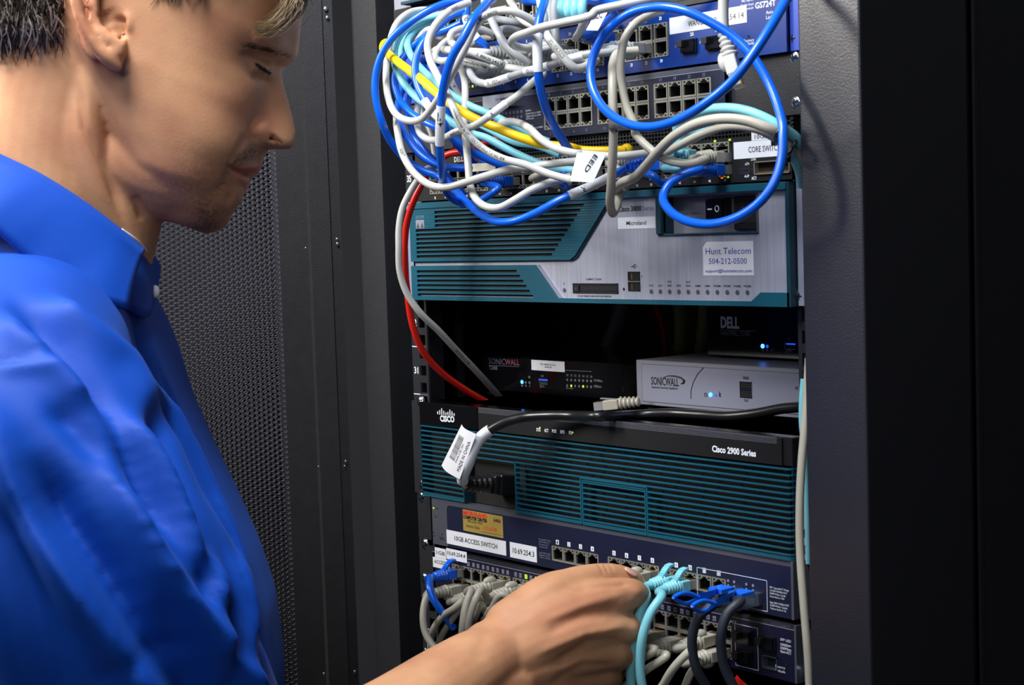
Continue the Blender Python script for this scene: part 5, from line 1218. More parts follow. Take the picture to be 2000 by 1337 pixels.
# beige cables lower right
cable('lowest-left beige cable emerging right of the hand', 'cable_beige', [(12, 130, 1350, -50), (12, 260, 1230, -56), (12, 420, 1110, -58), (12, 540, 1030, -56)], r=3.0, end=('port', gx(18)-1, GL, 'bump', -1))
cable('second beige cable emerging right of the hand', 'cable_beige', [(12, 220, 1430, -56), (12, 330, 1310, -60), (12, 480, 1190, -62), (12, 640, 1080, -58)], r=3.0, end=('port', gx(20)-3, GL-.5, 'bump', -1))
cable('beige cable with a hooded plug between the two black cables', 'cable_beige', [(12, 560, 1450, -60), (12, 620, 1320, -64), (12, 700, 1190, -66), (12, 820, 1060, -62), (12, 890, 1000, -56)], r=3.1, end=('port', gx(22)+5, GU-4, 'bump', 1))
cable('beige cable from the lower corner port passing behind a black cable', 'cable_beige', [(12, 770, 1450, -50), (12, 810, 1330, -54), (12, 860, 1220, -54), (12, 930, 1140, -50)], r=2.9, end=('port', gx(23)-1, GL-1.5, 'bump', -1))
t = thing('paper_tag', 'red tag at the bottom edge below the bottom switch', 'tag', pt(12, 1290, 1300, -40))
flag(t, [pt(12, 1255, 1250, -40), pt(12, 1345, 1335, -40), pt(12, 1290, 1420, -40), pt(12, 1225, 1300, -40)], 'cable_red', name='tag_sheet')
# black power cord on the two-unit router
P = [(10, 1900, 62, 40), (10, 1830, 68, 44), (10, 1650, 84, 46), (10, 1400, 132, 46), (10, 1150, 156, 44), (10, 900, 142, 44), (10, 600, 128, 40), (10, 300, 142, 26), (9, 1850, 250, ('z', -88.4)), (9, 1620, 246, -10), (9, 1400, 244, -16), (9, 1180, 258, -22), (9, 1000, 300, -32), (9, 860, 370, -40), (9, 755, 450, -46), (9, 690, 560, -50), (9, 640, 690, -52), (9, 590, 810, -50), (9, 600, 870, -42), (9, 640, 880, -34)]
S = spline([pt(*p) for p in P]); L = arclen(S)
t = thing('power_cord', 'thick black power cord with a white barcode flag plugged into the louvered router', 'cable', S[len(S)//2])
b = MB(); b.tube(S, 4.1, 'cable_black', 16); b.build('jacket', t)
e = S[-1]; e2 = pt(9, 1030, 880, 10); a = e2-e; Lq = np.linalg.norm(a); a /= Lq
b = MB(); pts = []; rr = []
for i in range(21):
    s = -4+26*i/20; pts.append(e+a*s); rr.append(5.0+2.2*i/20+(1.1 if (i//2) % 2 else -.7))
b.tube(pts, rr, 'cable_black', 16); b.build('strain_relief', t)
b = MB(); w = np.cross(a, (0, 0, 1)); w /= np.linalg.norm(w); u = np.cross(w, a)
b.obox(e+a*25, a, w, u, 3.5, 10, 8, 'cable_black'); b.obox(e+a*(28+(Lq-28)/2), a, w, u, (Lq-26)/2, 11, 9, 'cable_black'); b.build('plug', t, bevel=1.5)
# barcode flag
TL, TR, BR, BL = pt(9, 570, 325, -46), pt(9, 715, 415, -54), pt(9, 560, 835, -58), pt(9, 383, 705, -48)
b = MB(); K = 18; V = []
def sheet(u, v, o=0.0):
    p = (TL*(1-u)+TR*u)*(1-v)+(BL*(1-u)+BR*u)*v
    n = np.cross(TR-TL, BL-TL); n /= np.linalg.norm(n); n = n if n@(CAM-p) > 0 else -n
    return p+n*(3.2*math.sin(u*math.pi*1.1-.3)+o)+(TR-TL)/np.linalg.norm(TR-TL)*0
for s_ in (0, -.25):
    for i in range(K+1):
        for j in range(2): V.append(sheet(i/K, j, s_))
N = 2*(K+1); Fs = []
for i in range(K):
    a_ = 2*i; Fs += [(a_, a_+1, a_+3, a_+2), (N+a_, N+a_+2, N+a_+3, N+a_+1), (a_, a_+2, N+a_+2, N+a_), (a_+1, N+a_+1, N+a_+3, a_+3)]
Fs += [(0, N, N+1, 1), (N-2, N-1, 2*N-1, 2*N-2)]
b.add(V, Fs, 'paper')
seg = np.array([along(S, L, s)[0] for s in np.linspace(L[-1]-76, L[-1]-16, 16)]); b.tube(seg, 5.0, 'paper', 18)
random.seed(3); v = .18
while v < .72:
    w_ = random.choice((.006, .01, .016)); Vb = [sheet(.36, v, .15), sheet(.60, v, .15), sheet(.60, v+w_, .15), sheet(.36, v+w_, .15)]; Vb = [sheet(.30+.34*i/4, v+(w_ if j else 0), .15) for i in range(5) for j in (0, 1)]
    b.add(Vb, [(2*i, 2*i+1, 2*i+3, 2*i+2) for i in range(4)], 'ink'); v += w_+random.choice((.008, .012))
def st(tx, u, v0, v1, h):
    g, f = glyphs(tx, .0); W_ = g[:, 0].max(); q = []
    hu = h/np.linalg.norm(TR-TL)
    for x, y, _ in g: q.append(sheet(min(1.0, u+(-y/.7)*hu), v0+(v1-v0)*x/W_, .3))
    b.add(q, f, 'ink')
st('PWR-CBL-001', .74, .72, .30, 2.0); st('MADE IN CHINA', .93, .86, .20, 3.4)
b.build('flag_label', t)
# loose connector lying on the router
t = thing('network_plug', 'unplugged connector with a pale ribbed boot lying on the louvered router', 'connector', unzp(1200, 782, -90))
pa, pb = un(1249, 770, 56), un(1180, 785, 40); print('connector', pa, pb); pa[2] = max(-87, pa[2]-6); pb[2] = max(-88, pb[2]-6)
plug(t, pa, pb-pa, (0, 0, 1), 'cable_beige', 'none')
# ------------------------------------------------------------------ the man
HD = 1110.0                     # distance of his mid plane along the view axis
CU = -CD                        # image up
man = thing('person', 'man in a bright blue shirt looking down and holding a plug', 'person', (und(60, 900, 1120)[0], und(60, 900, 1120)[1], -1500))
def hpt(px, py, w=0.0): return und(px, py, HD-w)
class Lump:
    """closed blobs gathered for one voxel union"""
    def __init__(s): s.v = []; s.f = []; s.n = 0
    def add(s, V, Fs):
        V = np.asarray(V, float); s.v.append(V); s.f += [tuple(a+s.n for a in f) for f in Fs]; s.n += len(V)
    def tube(s, P, R, n=20, sub=6, flat=None):
        P = np.array(P, float); R = np.array(R, float); k = len(P)
        ts = np.linspace(0, k-1, (k-1)*sub+1)
        E = np.vstack([2*P[0]-P[1], P, 2*P[-1]-P[-2]]); Q = []; r = []
        for t in ts:
            i = min(int(t), k-2); u = t-i; a, b_, c, d = E[i], E[i+1], E[i+2], E[i+3]
            Q.append(.5*((2*b_)+(-a+c)*u+(2*a-5*b_+4*c-d)*u*u+(-a+3*b_-3*c+d)*u**3)); r.append(R[i]*(1-u)+R[i+1]*u)
        Q = np.array(Q); r = np.array(r)
        for p_, rr in ((Q[0], r[0]), (Q[-1], r[-1])): s.ball(p_, rr, rr, rr)
        T = np.gradient(Q, axis=0); T /= np.linalg.norm(T, axis=1)[:, None]
        u = np.cross(T[0], CF); u /= np.linalg.norm(u); V = []
        for i in range(len(Q)):
            u = u-T[i]*(u@T[i]); u /= np.linalg.norm(u); w = np.cross(T[i], u)
            for j in range(n): a = 2*math.pi*j/n; V.append(Q[i]+r[i]*(math.cos(a)*u+math.sin(a)*w*(flat or 1)))
        Fs = [(i*n+j, i*n+(j+1) % n, (i+1)*n+(j+1) % n, (i+1)*n+j) for i in range(len(Q)-1) for j in range(n)]
        Fs += [tuple(range(n-1, -1, -1)), tuple(range((len(Q)-1)*n, len(Q)*n))]
        s.add(V, Fs)
    def ball(s, c, rx, ry, rz, A=None, n=20, k=12):
        A = np.eye(3) if A is None else np.array(A); V = [np.array(c)+rz*A[2]]
        for i in range(1, k):
            t = math.pi*i/k
            for j in range(n): p = 2*math.pi*j/n; V.append(np.array(c)+rx*math.sin(t)*math.cos(p)*A[0]+ry*math.sin(t)*math.sin(p)*A[1]+rz*math.cos(t)*A[2])
        V.append(np.array(c)-rz*A[2]); m = len(V)-1
        Fs = [(0, 1+j, 1+(j+1) % n) for j in range(n)]+[(m, 1+(k-2)*n+(j+1) % n, 1+(k-2)*n+j) for j in range(n)]
        Fs += [(1+i*n+j, 1+(i+1)*n+j, 1+(i+1)*n+(j+1) % n, 1+i*n+(j+1) % n) for i in range(k-2) for j in range(n)]
        s.add(V, Fs)
    def rings(s, R):
        n = len(R[0]); V = np.vstack(R); k = len(R)
        Fs = [(i*n+j, i*n+(j+1) % n, (i+1)*n+(j+1) % n, (i+1)*n+j) for i in range(k-1) for j in range(n)]+[tuple(range(n-1, -1, -1)), tuple(range((k-1)*n, k*n))]
        s.add(V, Fs)
    def remesh(s, voxel, smooth=6, fac=.5):
        me = bpy.data.meshes.new('union'); me.from_pydata((np.vstack(s.v)/1000).tolist(), [], s.f); me.validate()
        o = bpy.data.objects.new('union', me); SC.collection.objects.link(o)
        bmm = bmesh.new(); bmm.from_mesh(me); bmesh.ops.recalc_face_normals(bmm, faces=bmm.faces); bmm.to_mesh(me); bmm.free()
        m = o.modifiers.new('r', 'REMESH'); m.mode = 'VOXEL'; m.voxel_size = voxel/1000; m.use_smooth_shade = True
        if smooth: q = o.modifiers.new('s', 'SMOOTH'); q.iterations = smooth; q.factor = fac
        out = bpy.data.meshes.new_from_object(o.evaluated_get(bpy.context.evaluated_depsgraph_get()))
        bpy.data.objects.remove(o); bpy.data.meshes.remove(me); return out
def mco(me):
    a = np.empty(len(me.vertices)*3); me.vertices.foreach_get('co', a); return a.reshape(-1, 3)*1000
def mno(me):
    a = np.empty(len(me.vertices)*3); me.vertex_normals.foreach_get('vector', a); return a.reshape(-1, 3)
def proj(V):
    q = V-CAM; z = q@CF; return 1000+F*(q@CR)/z, 668.5+F*(q@CD)/z, z
def dist_line(x, y, pts):
    d = np.full(len(x), 1e9); tt = np.zeros(len(x)); n = len(pts)-1; sd = np.zeros(len(x))
    for i in range(n):
        a = np.array(pts[i], float); b_ = np.array(pts[i+1], float); e = b_-a; L2 = e@e
        t = np.clip(((x-a[0])*e[0]+(y-a[1])*e[1])/L2, 0, 1); dx = x-a[0]-t*e[0]; dy = y-a[1]-t*e[1]
        dd = np.hypot(dx, dy); m = dd < d; d[m] = dd[m]; tt[m] = (i+t[m])/n; sd[m] = np.sign(e[0]*dy-e[1]*dx)[m]
    return d, tt, sd
def sculpt(me, feats, zmax=None, passes=1):
    """feats: (points, width px, height mm): soft ridges (+) and creases (-) pressed along the surface normal"""
    V = mco(me); N = mno(me); x, y, z = proj(V); vd = (CAM-V); vd /= np.linalg.norm(vd, axis=1)[:, None]
    fc = np.clip((np.einsum('ij,ij->i', N, vd)+.15)/.4, 0, 1)
    D = np.zeros(len(V))
    for f in feats:
        pts, w, h = f[:3]
        if len(pts) == 1: d = np.hypot(x-pts[0][0], y-pts[0][1]); D += h*np.exp(-(d/w)**2)
        else:
            d, t, sd = dist_line(x, y, pts); tp = np.clip(np.minimum(t, 1-t)*6+.15, 0, 1)
            if len(f) > 3 and f[3] == 'step': D += h*tp*np.exp(-(d/w)**2)*np.where(sd > 0, 1, .15)
            else: D += h*tp*np.exp(-(d/w)**2)
    if zmax is not None: fc = fc*(z < zmax)
    V = V+N*(D*fc)[:, None]; me.vertices.foreach_set('co', (V/1000).ravel()); me.update()
body = Lump()
# head: slices stacked along the tilted head axis
TL_ = math.radians(20)
eu = math.cos(TL_)*CR+math.sin(TL_)*CD; ev = math.sin(TL_)*CR-math.cos(TL_)*CD; ew = -CF
O = hpt(300, 150)
def at_(px, py):
    p = hpt(px, py)-O; return p@eu, p@ev
prof = [(470, -285), (540, -235), (580, -160), (596, -90), (598, -40), (592, 10), (586, 55), (584, 85), (579, 110), (566, 122), (552, 131), (550, 145), (557, 172), (567, 203), (575, 233), (579.5, 258), (578, 277), (571, 289), (556, 293), (537, 288), (522, 288), (518, 300), (513, 313), (509, 323), (507, 333), (499, 341), (486, 345), (484.5, 353), (485, 364), (478, 375), (463, 381), (453, 390), (449, 402), (450, 416), (446, 431), (435, 443), (420, 451), (404, 456)]
A_ = np.array([at_(*p) for p in prof]); A_ = A_[np.argsort(A_[:, 1])]
base = [(470, -285), (540, -235), (580, -160), (596, -90), (598, -40), (590, 10), (580, 60), (568, 100), (552, 130), (532, 170), (520, 210), (512, 250), (510, 280), (508, 300), (503, 320), (494, 335), (482, 350), (474, 365), (464, 380), (453, 392), (447, 405), (445, 425), (434, 441), (420, 450), (404, 456)]
B_ = np.array([at_(*p) for p in base]); B_ = B_[np.argsort(B_[:, 1])]
tb = A_[0, 1]-.5
ts = np.r_[np.linspace(tb, tb+6, 6), np.linspace(tb+7.5, 128, 110), np.linspace(129, 141, 14)]
hw = lambda t: np.interp(t, [-96, -92, -86, -76, -60, -42, -20, 0, 30, 60, 90, 115, 130, 141], [8, 17, 27, 38, 52, 58, 64, 69, 73, 76, 75, 66, 48, 8])
bk = lambda t: np.interp(t, [-96, -90, -75, -55, -30, 0, 30, 60, 90, 115, 130, 141], [52, 32, 8, -14, -40, -76, -100, -108, -106, -92, -70, -20])
rings = []; NT = 120
for t in ts:
    f = np.interp(t, A_[:, 1], A_[:, 0]); fb = min(f, np.interp(t, B_[:, 1], B_[:, 0])) if True else f
    g = bk(t); h = hw(t); c = g*.45+fb*.55 if t < -50 else lerp(g*.45+fb*.55, g*.55+fb*.45-4, min(1, (t+50)/60))
    g = min(g, fb-8); r = []
    for j in range(NT):
        th = 2*math.pi*j/NT; co, si = math.cos(th), math.sin(th)
        ef = 2.15
        if co >= 0: a = c+(fb-c)*abs(co)**(2/2.5); w = h*math.copysign(abs(si)**(2/ef), si)
        else: a = c-(c-g)*abs(co)**(2/2.2); w = h*math.copysign(abs(si)**(2/2.1), si)
        if co > 0:
            sg = np.interp(t, [-100, -60, -50, -38, -24, -16, -8, 10, 30, 45], [30, 26, 20, 18, 13, 15, 13, 8.5, 7, 12])
            a += (f-fb)*math.exp(-(abs(w)/sg)**2.4)
            # alar wings, cheek, eye hollow, lips
            a += 5.5*math.exp(-((abs(w)-13)/5)**2-((t+13)/7)**2)
            a -= 10*math.exp(-((abs(w)-31)/13)**2-((t-31)/9)**2)
            a += 5.5*math.exp(-((abs(w)-30)/10)**2-((t-30)/6)**2)
            a += 4*math.exp(-((abs(w)-36)/16)**2-((t-8)/14)**2)
            a += 3*math.exp(-((abs(w)-28)/20)**2-((t-46)/6)**2)
        r.append(O+eu*a+ev*t+ew*w)
    rings.append(np.array(r))
body.rings(rings)
# neck and its side muscle
body.tube([hpt(150, 60), hpt(105, 230), hpt(85, 380), hpt(50, 560), hpt(30, 700)], [62, 60, 59, 60, 66], 40)
body.tube([hpt(215, 250, 6), hpt(222, 370, 4), hpt(205, 480, 2), hpt(170, 620)], [38, 36, 34, 40], 28)
body.tube([hpt(175, 130, 42), hpt(165, 260, 42), hpt(190, 380, 34), hpt(245, 500, 16)], [14, 15, 14, 12], 16)
body.ball(hpt(310, 330, 8), 62, 34, 40, A=[eu, ev, ew])
# ear on the near side
EW = 72
def ep(px, py, w): return und(px, py, HD-w)
body.tube([ep(215, -130, EW+6), ep(160, -110, EW+14), ep(146, -60, EW+18), ep(147, -10, EW+18), ep(158, 40, EW+16), ep(182, 84, EW+12), ep(208, 112, EW+8), ep(230, 130, EW+4)], [4, 4.2, 4.2, 4.3, 4.0, 4.4, 5.0, 3.6], 14)
body.tube([ep(190, -60, EW+10), ep(182, 0, EW+11), ep(190, 45, EW+9), ep(212, 78, EW+7), ep(236, 86, EW+4)], [3.6, 4, 4, 4.6, 3.4], 12)
body.tube([ep(222, 118, EW+1), ep(226, 100, EW+3), ep(232, 80, EW+1)], [6, 7, 5], 12)
body.ball(ep(248, 45, EW-2), 4.5, 8, 5, A=[CR, CU, ew]); body.ball(ep(185, 30, EW), 13, 30, 5, A=[CR, CU, (ew+CR*.35)/np.linalg.norm(ew+CR*.35)])
# trunk and upper arm inside the shirt
body.tube([hpt(40, 720), hpt(40, 900), hpt(100, 1400), hpt(120, 2000)], [85, 95, 95, 90], 24)
body.tube([hpt(30, 860, 20), und(30, 900, 990), und(160, 1090, 960), und(420, 1560, 985)], [38, 36, 36, 38], 20)
# forearm and hand
def Q(*a): return [und(x, y, d) for x, y, d in a]
body.tube(Q((420, 1560, 985), (600, 1530, 1010), (760, 1430, 1060), (900, 1325, 1110), (968, 1283, 1135)), [40, 42, 36, 29, 25], 24)
body.tube(Q((905, 1352, 1112), (985, 1335, 1135)), [28, 25], 20)
for ch in ([(960, 1275, 1140, 24), (1070, 1212, 1152, 21), (1170, 1176, 1166, 17), (1229, 1161, 1180, 12.5), (1246, 1168, 1208, 10.5), (1243, 1146, 1224, 8.8), (1240, 1134, 1222, 7.5)],
           [(975, 1290, 1138, 25), (1085, 1240, 1148, 20), (1180, 1224, 1164, 15), (1226, 1226, 1178, 11.5), (1236, 1226, 1206, 10), (1205, 1196, 1224, 9), (1195, 1176, 1222, 8)],
           [(990, 1310, 1140, 24), (1090, 1282, 1152, 19), (1165, 1275, 1166, 14), (1206, 1277, 1178, 11.2), (1222, 1277, 1204, 9.5), (1192, 1248, 1220, 9), (1178, 1226, 1216, 8)],
           [(1000, 1340, 1142, 23), (1080, 1325, 1156, 18), (1145, 1318, 1172, 13), (1181, 1319, 1182, 10.5), (1196, 1319, 1204, 8.6), (1170, 1296, 1216, 8), (1155, 1276, 1212, 7)],
           [(1000, 1225, 1150, 21), (1070, 1168, 1162, 18), (1112, 1146, 1172, 14), (1150, 1134, 1184, 12.5), (1190, 1127, 1198, 10.8), (1222, 1129, 1208, 9.2), (1237, 1130, 1213, 6.8)]):
    body.tube(Q(*[c[:3] for c in ch]), [c[3] for c in ch], 18)
me = body.remesh(1.7, 10, .5)
for p_ in me.polygons: pass
face = [
 ([(489, 236), (488, 252), (492, 266), (502, 273)], 5, -1.5), ([(492, 240), (502, 226), (516, 222)], 6, -.9), ([(509, 251)], 19, 3.0),
 ([(528, 268), (538, 273), (549, 284)], 5.5, -7.5),
 ([(448, 329), (462, 334), (474, 340), (485, 345)], 4.0, -2.6), ([(450, 322), (475, 326), (505, 326)], 6, .9), ([(458, 345), (475, 353), (484, 356)], 9, 1.6), ([(447, 326)], 6, -1.5),
 ([(484, 262), (466, 290), (448, 318)], 7, -1.0), ([(446, 330), (436, 350), (425, 372)], 6, -.9), ([(420, 420)], 22, 1.5), ([(458, 384), (440, 384)], 9, -1.2),
 ([(472, 106), (490, 111), (510, 119), (530, 132)], 5.0, -2.4), ([(488, 128), (505, 136), (522, 144)], 8, 1.8), ([(470, 104), (500, 104), (530, 112)], 5, -1.4), ([(492, 146), (510, 156), (526, 158)], 6, -1.6), ([(545, 96), (520, 84), (490, 80)], 12, 1.5),
 ([(540, 128)], 9, -1.6), ([(236, 30), (238, 55), (241, 76)], 8, -5.5), ([(205, 20), (215, 50)], 14, -3.0), ([(168, -40), (172, 10), (190, 60)], 6, -1.6), ([(246, 140), (243, 150)], 5, -1.5), ([(150, 160), (165, 250), (205, 330), (240, 420)], 9, -2.0),
 ([(262, 380), (280, 430)], 8, -2.5)]
hand = [([(1225, 1200), (1252, 1190)], 7, -1.5), ([(1060, 1240), (1140, 1200), (1215, 1185)], 13, -2.0), ([(1080, 1300), (1150, 1255), (1225, 1250)], 11, -2.2), ([(1080, 1330), (1140, 1300), (1205, 1298)], 9, -1.8),
 ([(1050, 1275), (1140, 1238), (1225, 1222)], 8, 1.2), ([(1060, 1215), (1150, 1178), (1225, 1155)], 9, .9), ([(1245, 1155)], 12, 1.5), ([(1240, 1228)], 11, 1.2), ([(1218, 1278)], 10, 1.0),
 ([(1168, 1098), (1174, 1108), (1180, 1122)], 2.6, -.9), ([(1178, 1097), (1184, 1108), (1189, 1120)], 2.6, -.9), ([(1187, 1097), (1194, 1107), (1198, 1116)], 2.4, -.7),
 ([(1120, 1150), (1180, 1142), (1230, 1140)], 6, -2.2), ([(960, 1200), (930, 1290)], 16, -1.2)]
sculpt(me, face+hand, zmax=1300)
# skin tone masks: lips, stubble, flushed areas
V = mco(me); x, y, z = proj(V); N = mno(me)
def blob(px, py, sx, sy, rot=0):
    c, s_ = math.cos(math.radians(rot)), math.sin(math.radians(rot)); dx, dy = x-px, y-py
    return np.exp(-((dx*c+dy*s_)/sx)**2-((-dx*s_+dy*c)/sy)**2)
inface = (x > 230) & (x < 620) & (y < 480)
lips = np.zeros(len(V)); 
d, t_, sd = dist_line(x, y, [(448, 327), (462, 330), (480, 333), (508, 332)]); lips = np.maximum(lips, np.exp(-(d/(1.5+5.5*t_))**4))
d, t_, sd = dist_line(x, y, [(452, 334), (465, 345), (476, 356), (484, 362)]); lips = np.maximum(lips, .8*np.exp(-(d/(2+8*t_))**4))
lips *= inface
st_ = 1.0*blob(490, 300, 30, 14, -25)+.9*blob(462, 318, 18, 9, -35)+.8*blob(438, 352, 7, 26, 28)+.95*blob(405, 415, 24, 26)+.7*blob(395, 445, 40, 12)+.25*blob(330, 380, 90, 60)+.2*blob(380, 330, 60, 60)
d1, _, _ = dist_line(x, y, [(446, 392), (448, 420), (436, 446)]); st_ = np.clip(st_*(1-.8*blob(468, 352, 14, 18)-.5*np.exp(-(d1/16)**2)), 0, 1)*inface*(1-lips)
red = np.clip(.8*blob(520, 245, 35, 30)+.5*blob(540, 180, 20, 50)+.35*blob(440, 200, 60, 50)+.6*blob(160, 60, 18, 70)+.35*blob(420, 80, 60, 40)+.7*blob(1250, 1158, 14, 12)+.5*blob(1243, 1225, 12, 12)+.5*blob(1222, 1278, 12, 12)+.4*blob(1110, 1210, 100, 40), 0, 1)
ca = me.color_attributes.new('tone', 'FLOAT_COLOR', 'POINT'); ca.data.foreach_set('color', np.c_[lips, st_, red, np.ones(len(V))].ravel().astype(np.float32))
def skin_material():
    m = bpy.data.materials.new('skin'); m.use_nodes = True; nt = m.node_tree; b = nt.nodes['Principled BSDF']
    def new(t): return nt.nodes.new(t)
    at = new('ShaderNodeAttribute'); at.attribute_name = 'tone'; sp = new('ShaderNodeSeparateColor'); nt.links.new(at.outputs['Color'], sp.inputs[0])
    tc = new('ShaderNodeTexCoord'); n1 = new('ShaderNodeTexNoise'); n1.inputs['Scale'].default_value = 22; n1.inputs['Detail'].default_value = 5; nt.links.new(tc.outputs['Object'], n1.inputs['Vector'])
    r1 = new('ShaderNodeValToRGB'); r1.color_ramp.elements[0].position = .3; r1.color_ramp.elements[0].color = (*s2l((.72, .50, .37)), 1); r1.color_ramp.elements[1].position = .7; r1.color_ramp.elements[1].color = (*s2l((.82, .62, .46)), 1); nt.links.new(n1.outputs['Fac'], r1.inputs[0])
    def mix(a, c, fac, mul=1.0):
        x_ = new('ShaderNodeMix'); x_.data_type = 'RGBA'
        mm = new('ShaderNodeMath'); mm.operation = 'MULTIPLY'; mm.inputs[1].default_value = mul; nt.links.new(fac, mm.inputs[0]); nt.links.new(mm.outputs[0], x_.inputs[0])
        nt.links.new(a, x_.inputs[6]); x_.inputs[7].default_value = (*s2l(c), 1); return x_.outputs[2]
    c1 = mix(r1.outputs[0], (.82, .45, .38), sp.outputs[2], .45)
    n2 = new('ShaderNodeTexNoise'); n2.inputs['Scale'].default_value = 420; n2.inputs['Detail'].default_value = 3; nt.links.new(tc.outputs['Object'], n2.inputs['Vector'])
    r2 = new('ShaderNodeMapRange'); r2.inputs[1].default_value = .38; r2.inputs[2].default_value = .58; nt.links.new(n2.outputs['Fac'], r2.inputs[0])
    mu = new('ShaderNodeMath'); mu.operation = 'MULTIPLY'; nt.links.new(r2.outputs[0], mu.inputs[0]); nt.links.new(sp.outputs[1], mu.inputs[1])
    c2 = mix(c1, (.52, .42, .34), sp.outputs[1], .45); c3 = mix(c2, (.22, .16, .12), mu.outputs[0], .62)
    c4 = mix(c3, (.76, .40, .38), sp.outputs[0], .9); nt.links.new(c4, b.inputs['Base Color'])
    b.inputs['Roughness'].default_value = .55; b.inputs['Specular IOR Level'].default_value = .3
    b.inputs['Subsurface Weight'].default_value = .18; b.inputs['Subsurface Radius'].default_value = (.008, .003, .0015); b.inputs['Subsurface Scale'].default_value = .8
    n3 = new('ShaderNodeTexNoise'); n3.inputs['Scale'].default_value = 650; n3.inputs['Detail'].default_value = 3; nt.links.new(tc.outputs['Object'], n3.inputs['Vector'])
    bp = new('ShaderNodeBump'); bp.inputs['Strength'].default_value = .18; bp.inputs['Distance'].default_value = .0006; nt.links.new(n3.outputs['Fac'], bp.inputs['Height']); nt.links.new(bp.outputs[0], b.inputs['Normal'])
    return m
M['skin'] = skin_material()
def attach(me, name, matname, parent):
    me.name = name; me.materials.clear(); me.materials.append(M[matname])
    w = np.zeros(3); q = parent
    while q is not None: w = w+np.array(q.location); q = q.parent
    me.transform(Matrix.Translation(Vector(-w))); me.polygons.foreach_set('use_smooth', [True]*len(me.polygons))
    o = bpy.data.objects.new(name, me); SC.collection.objects.link(o); o.parent = parent; return o
body_o = attach(me, 'body', 'skin', man)
# nail of the thumb, lashes, brow
defm('nail', (.90, .70, .62), .22, spec=.6)
b = MB(); nn = -CF*.55+CU*.8; nn /= np.linalg.norm(nn); na = und(1240, 1120, 1203)-und(1222, 1112, 1198); na /= np.linalg.norm(na); nb = np.cross(nn, na)
b.ball(und(1233, 1116, 1200), 6.8, 5.0, 1.6, 'nail', A=[na, nb, nn], n=20, k=8); b.build('fingernail', body_o)
defm('hair_light', (.58, .48, .34), .35); defm('hair_dark', (.20, .15, .11), .45); defm('hair_grey', (.62, .58, .55), .35); defm('hair_brown', (.42, .33, .23), .4); defm('hair_black', (.10, .07, .05), .5)
def surf(px, py, lift=0.0):
    """nearest skin point under a photo pixel"""
    d = np.hypot(x-px, y-py); k = np.where(d < 6)[0]
    if not len(k): return None
    i = k[np.argmin(z[k])]; return V[i]+N[i]*lift
def strand(b, P, r, m, n=5, step=6):
    S = spline(P, step); k = len(S); R = r*np.clip(np.minimum(np.arange(k)/k*6+.4, (k-1-np.arange(k))/k*2.2+.06), 0, 1); b.tube(S, R, m, n)
b = MB()
for i in range(26):
    u = i/25; p = surf(500+u*30, 121+u*19, .3)
    if p is None: continue
    q = p+CR*(2.2-u*1.0)+CD*(3.0+1.2*math.sin(i*7))+ew*1.5; strand(b, [p, (p+q)/2+CR*1.0, q], .4, 'hair_black', 4, 1.2)
d_ = [surf(500+u*30, 121+u*19, .15) for u in np.linspace(0, 1, 12)]; d_ = [p for p in d_ if p is not None]
b.tube(spline(d_, 1.5), 1.1, 'hair_black', 6)
b.build('eyelashes', body_o)
b = MB(); random.seed(11)
for i in range(150):
    u = random.random(); px_, py_ = 478+u*92, 88+u*24+random.uniform(-5, 5)*(1-.3*u); p = surf(px_, py_, .2)
    if p is None: continue
    q = p-CR*random.uniform(2, 5)-CU*random.uniform(-.5, 1.5)+ew*.8; strand(b, [p, (p+q)/2+ew*.5, q], .26, 'hair_dark' if u > .75 else 'hair_brown', 3, 2)
b.build('eyebrow', body_o)
# hair: cap over the skull, loose locks over the brow and nape
hb = Lump(); rg = []; keep = []
for t, R_ in zip(ts, rings):
    if t < 16: continue
    hl_ = np.interp(t, [16, 48, 53, 60, 75, 90, 98, 100], [-62, -42, 16, 30, 52, 66, 80, 400]); c_ = R_.mean(axis=0); n_ = R_-c_; n_ /= np.linalg.norm(n_, axis=1)[:, None]
    aa = (R_-O)@eu; k_ = np.clip((hl_-aa)/6, 0, 1)
    rg.append(R_+n_*(-6+12*k_)[:, None]+ev*(4 if t > 135 else 0)); keep.append(k_ > .5)
hb.rings(rg)
hme = hb.remesh(3.0, 14)
hair_o = attach(hme, 'hair', 'hair_dark', man)
b = MB(); random.seed(9); RG = np.array(rg); KP = np.array(keep); nr, na_ = RG.shape[:2]; CC = RG.mean(axis=1)
for i in range(2600):
    t0 = random.randrange(3, nr); a0 = random.randrange(na_); P = []
    if not KP[t0, a0]: continue
    L_ = random.uniform(3.5, 6.5); dr = random.uniform(.2, 1.3)*(1 if a0 < na_/2 else -1)
    for k in range(5):
        ti = int(max(0, t0-k*L_)); ai = int(a0+k*dr) % na_; p = RG[ti, ai]; n_ = p-CC[ti]; n_ /= np.linalg.norm(n_)
        if not KP[ti, ai]: break
        P.append(p+n_*(.9+.6*math.sin(i+k*.7)))
    if len(P) > 2: strand(b, P, random.uniform(.45, .9), random.choice(('hair_dark', 'hair_brown', 'hair_dark', 'hair_dark', 'hair_brown', 'hair_grey')), 4, 7)
b.build('hair_strands', hair_o)
b = MB(); random.seed(5)
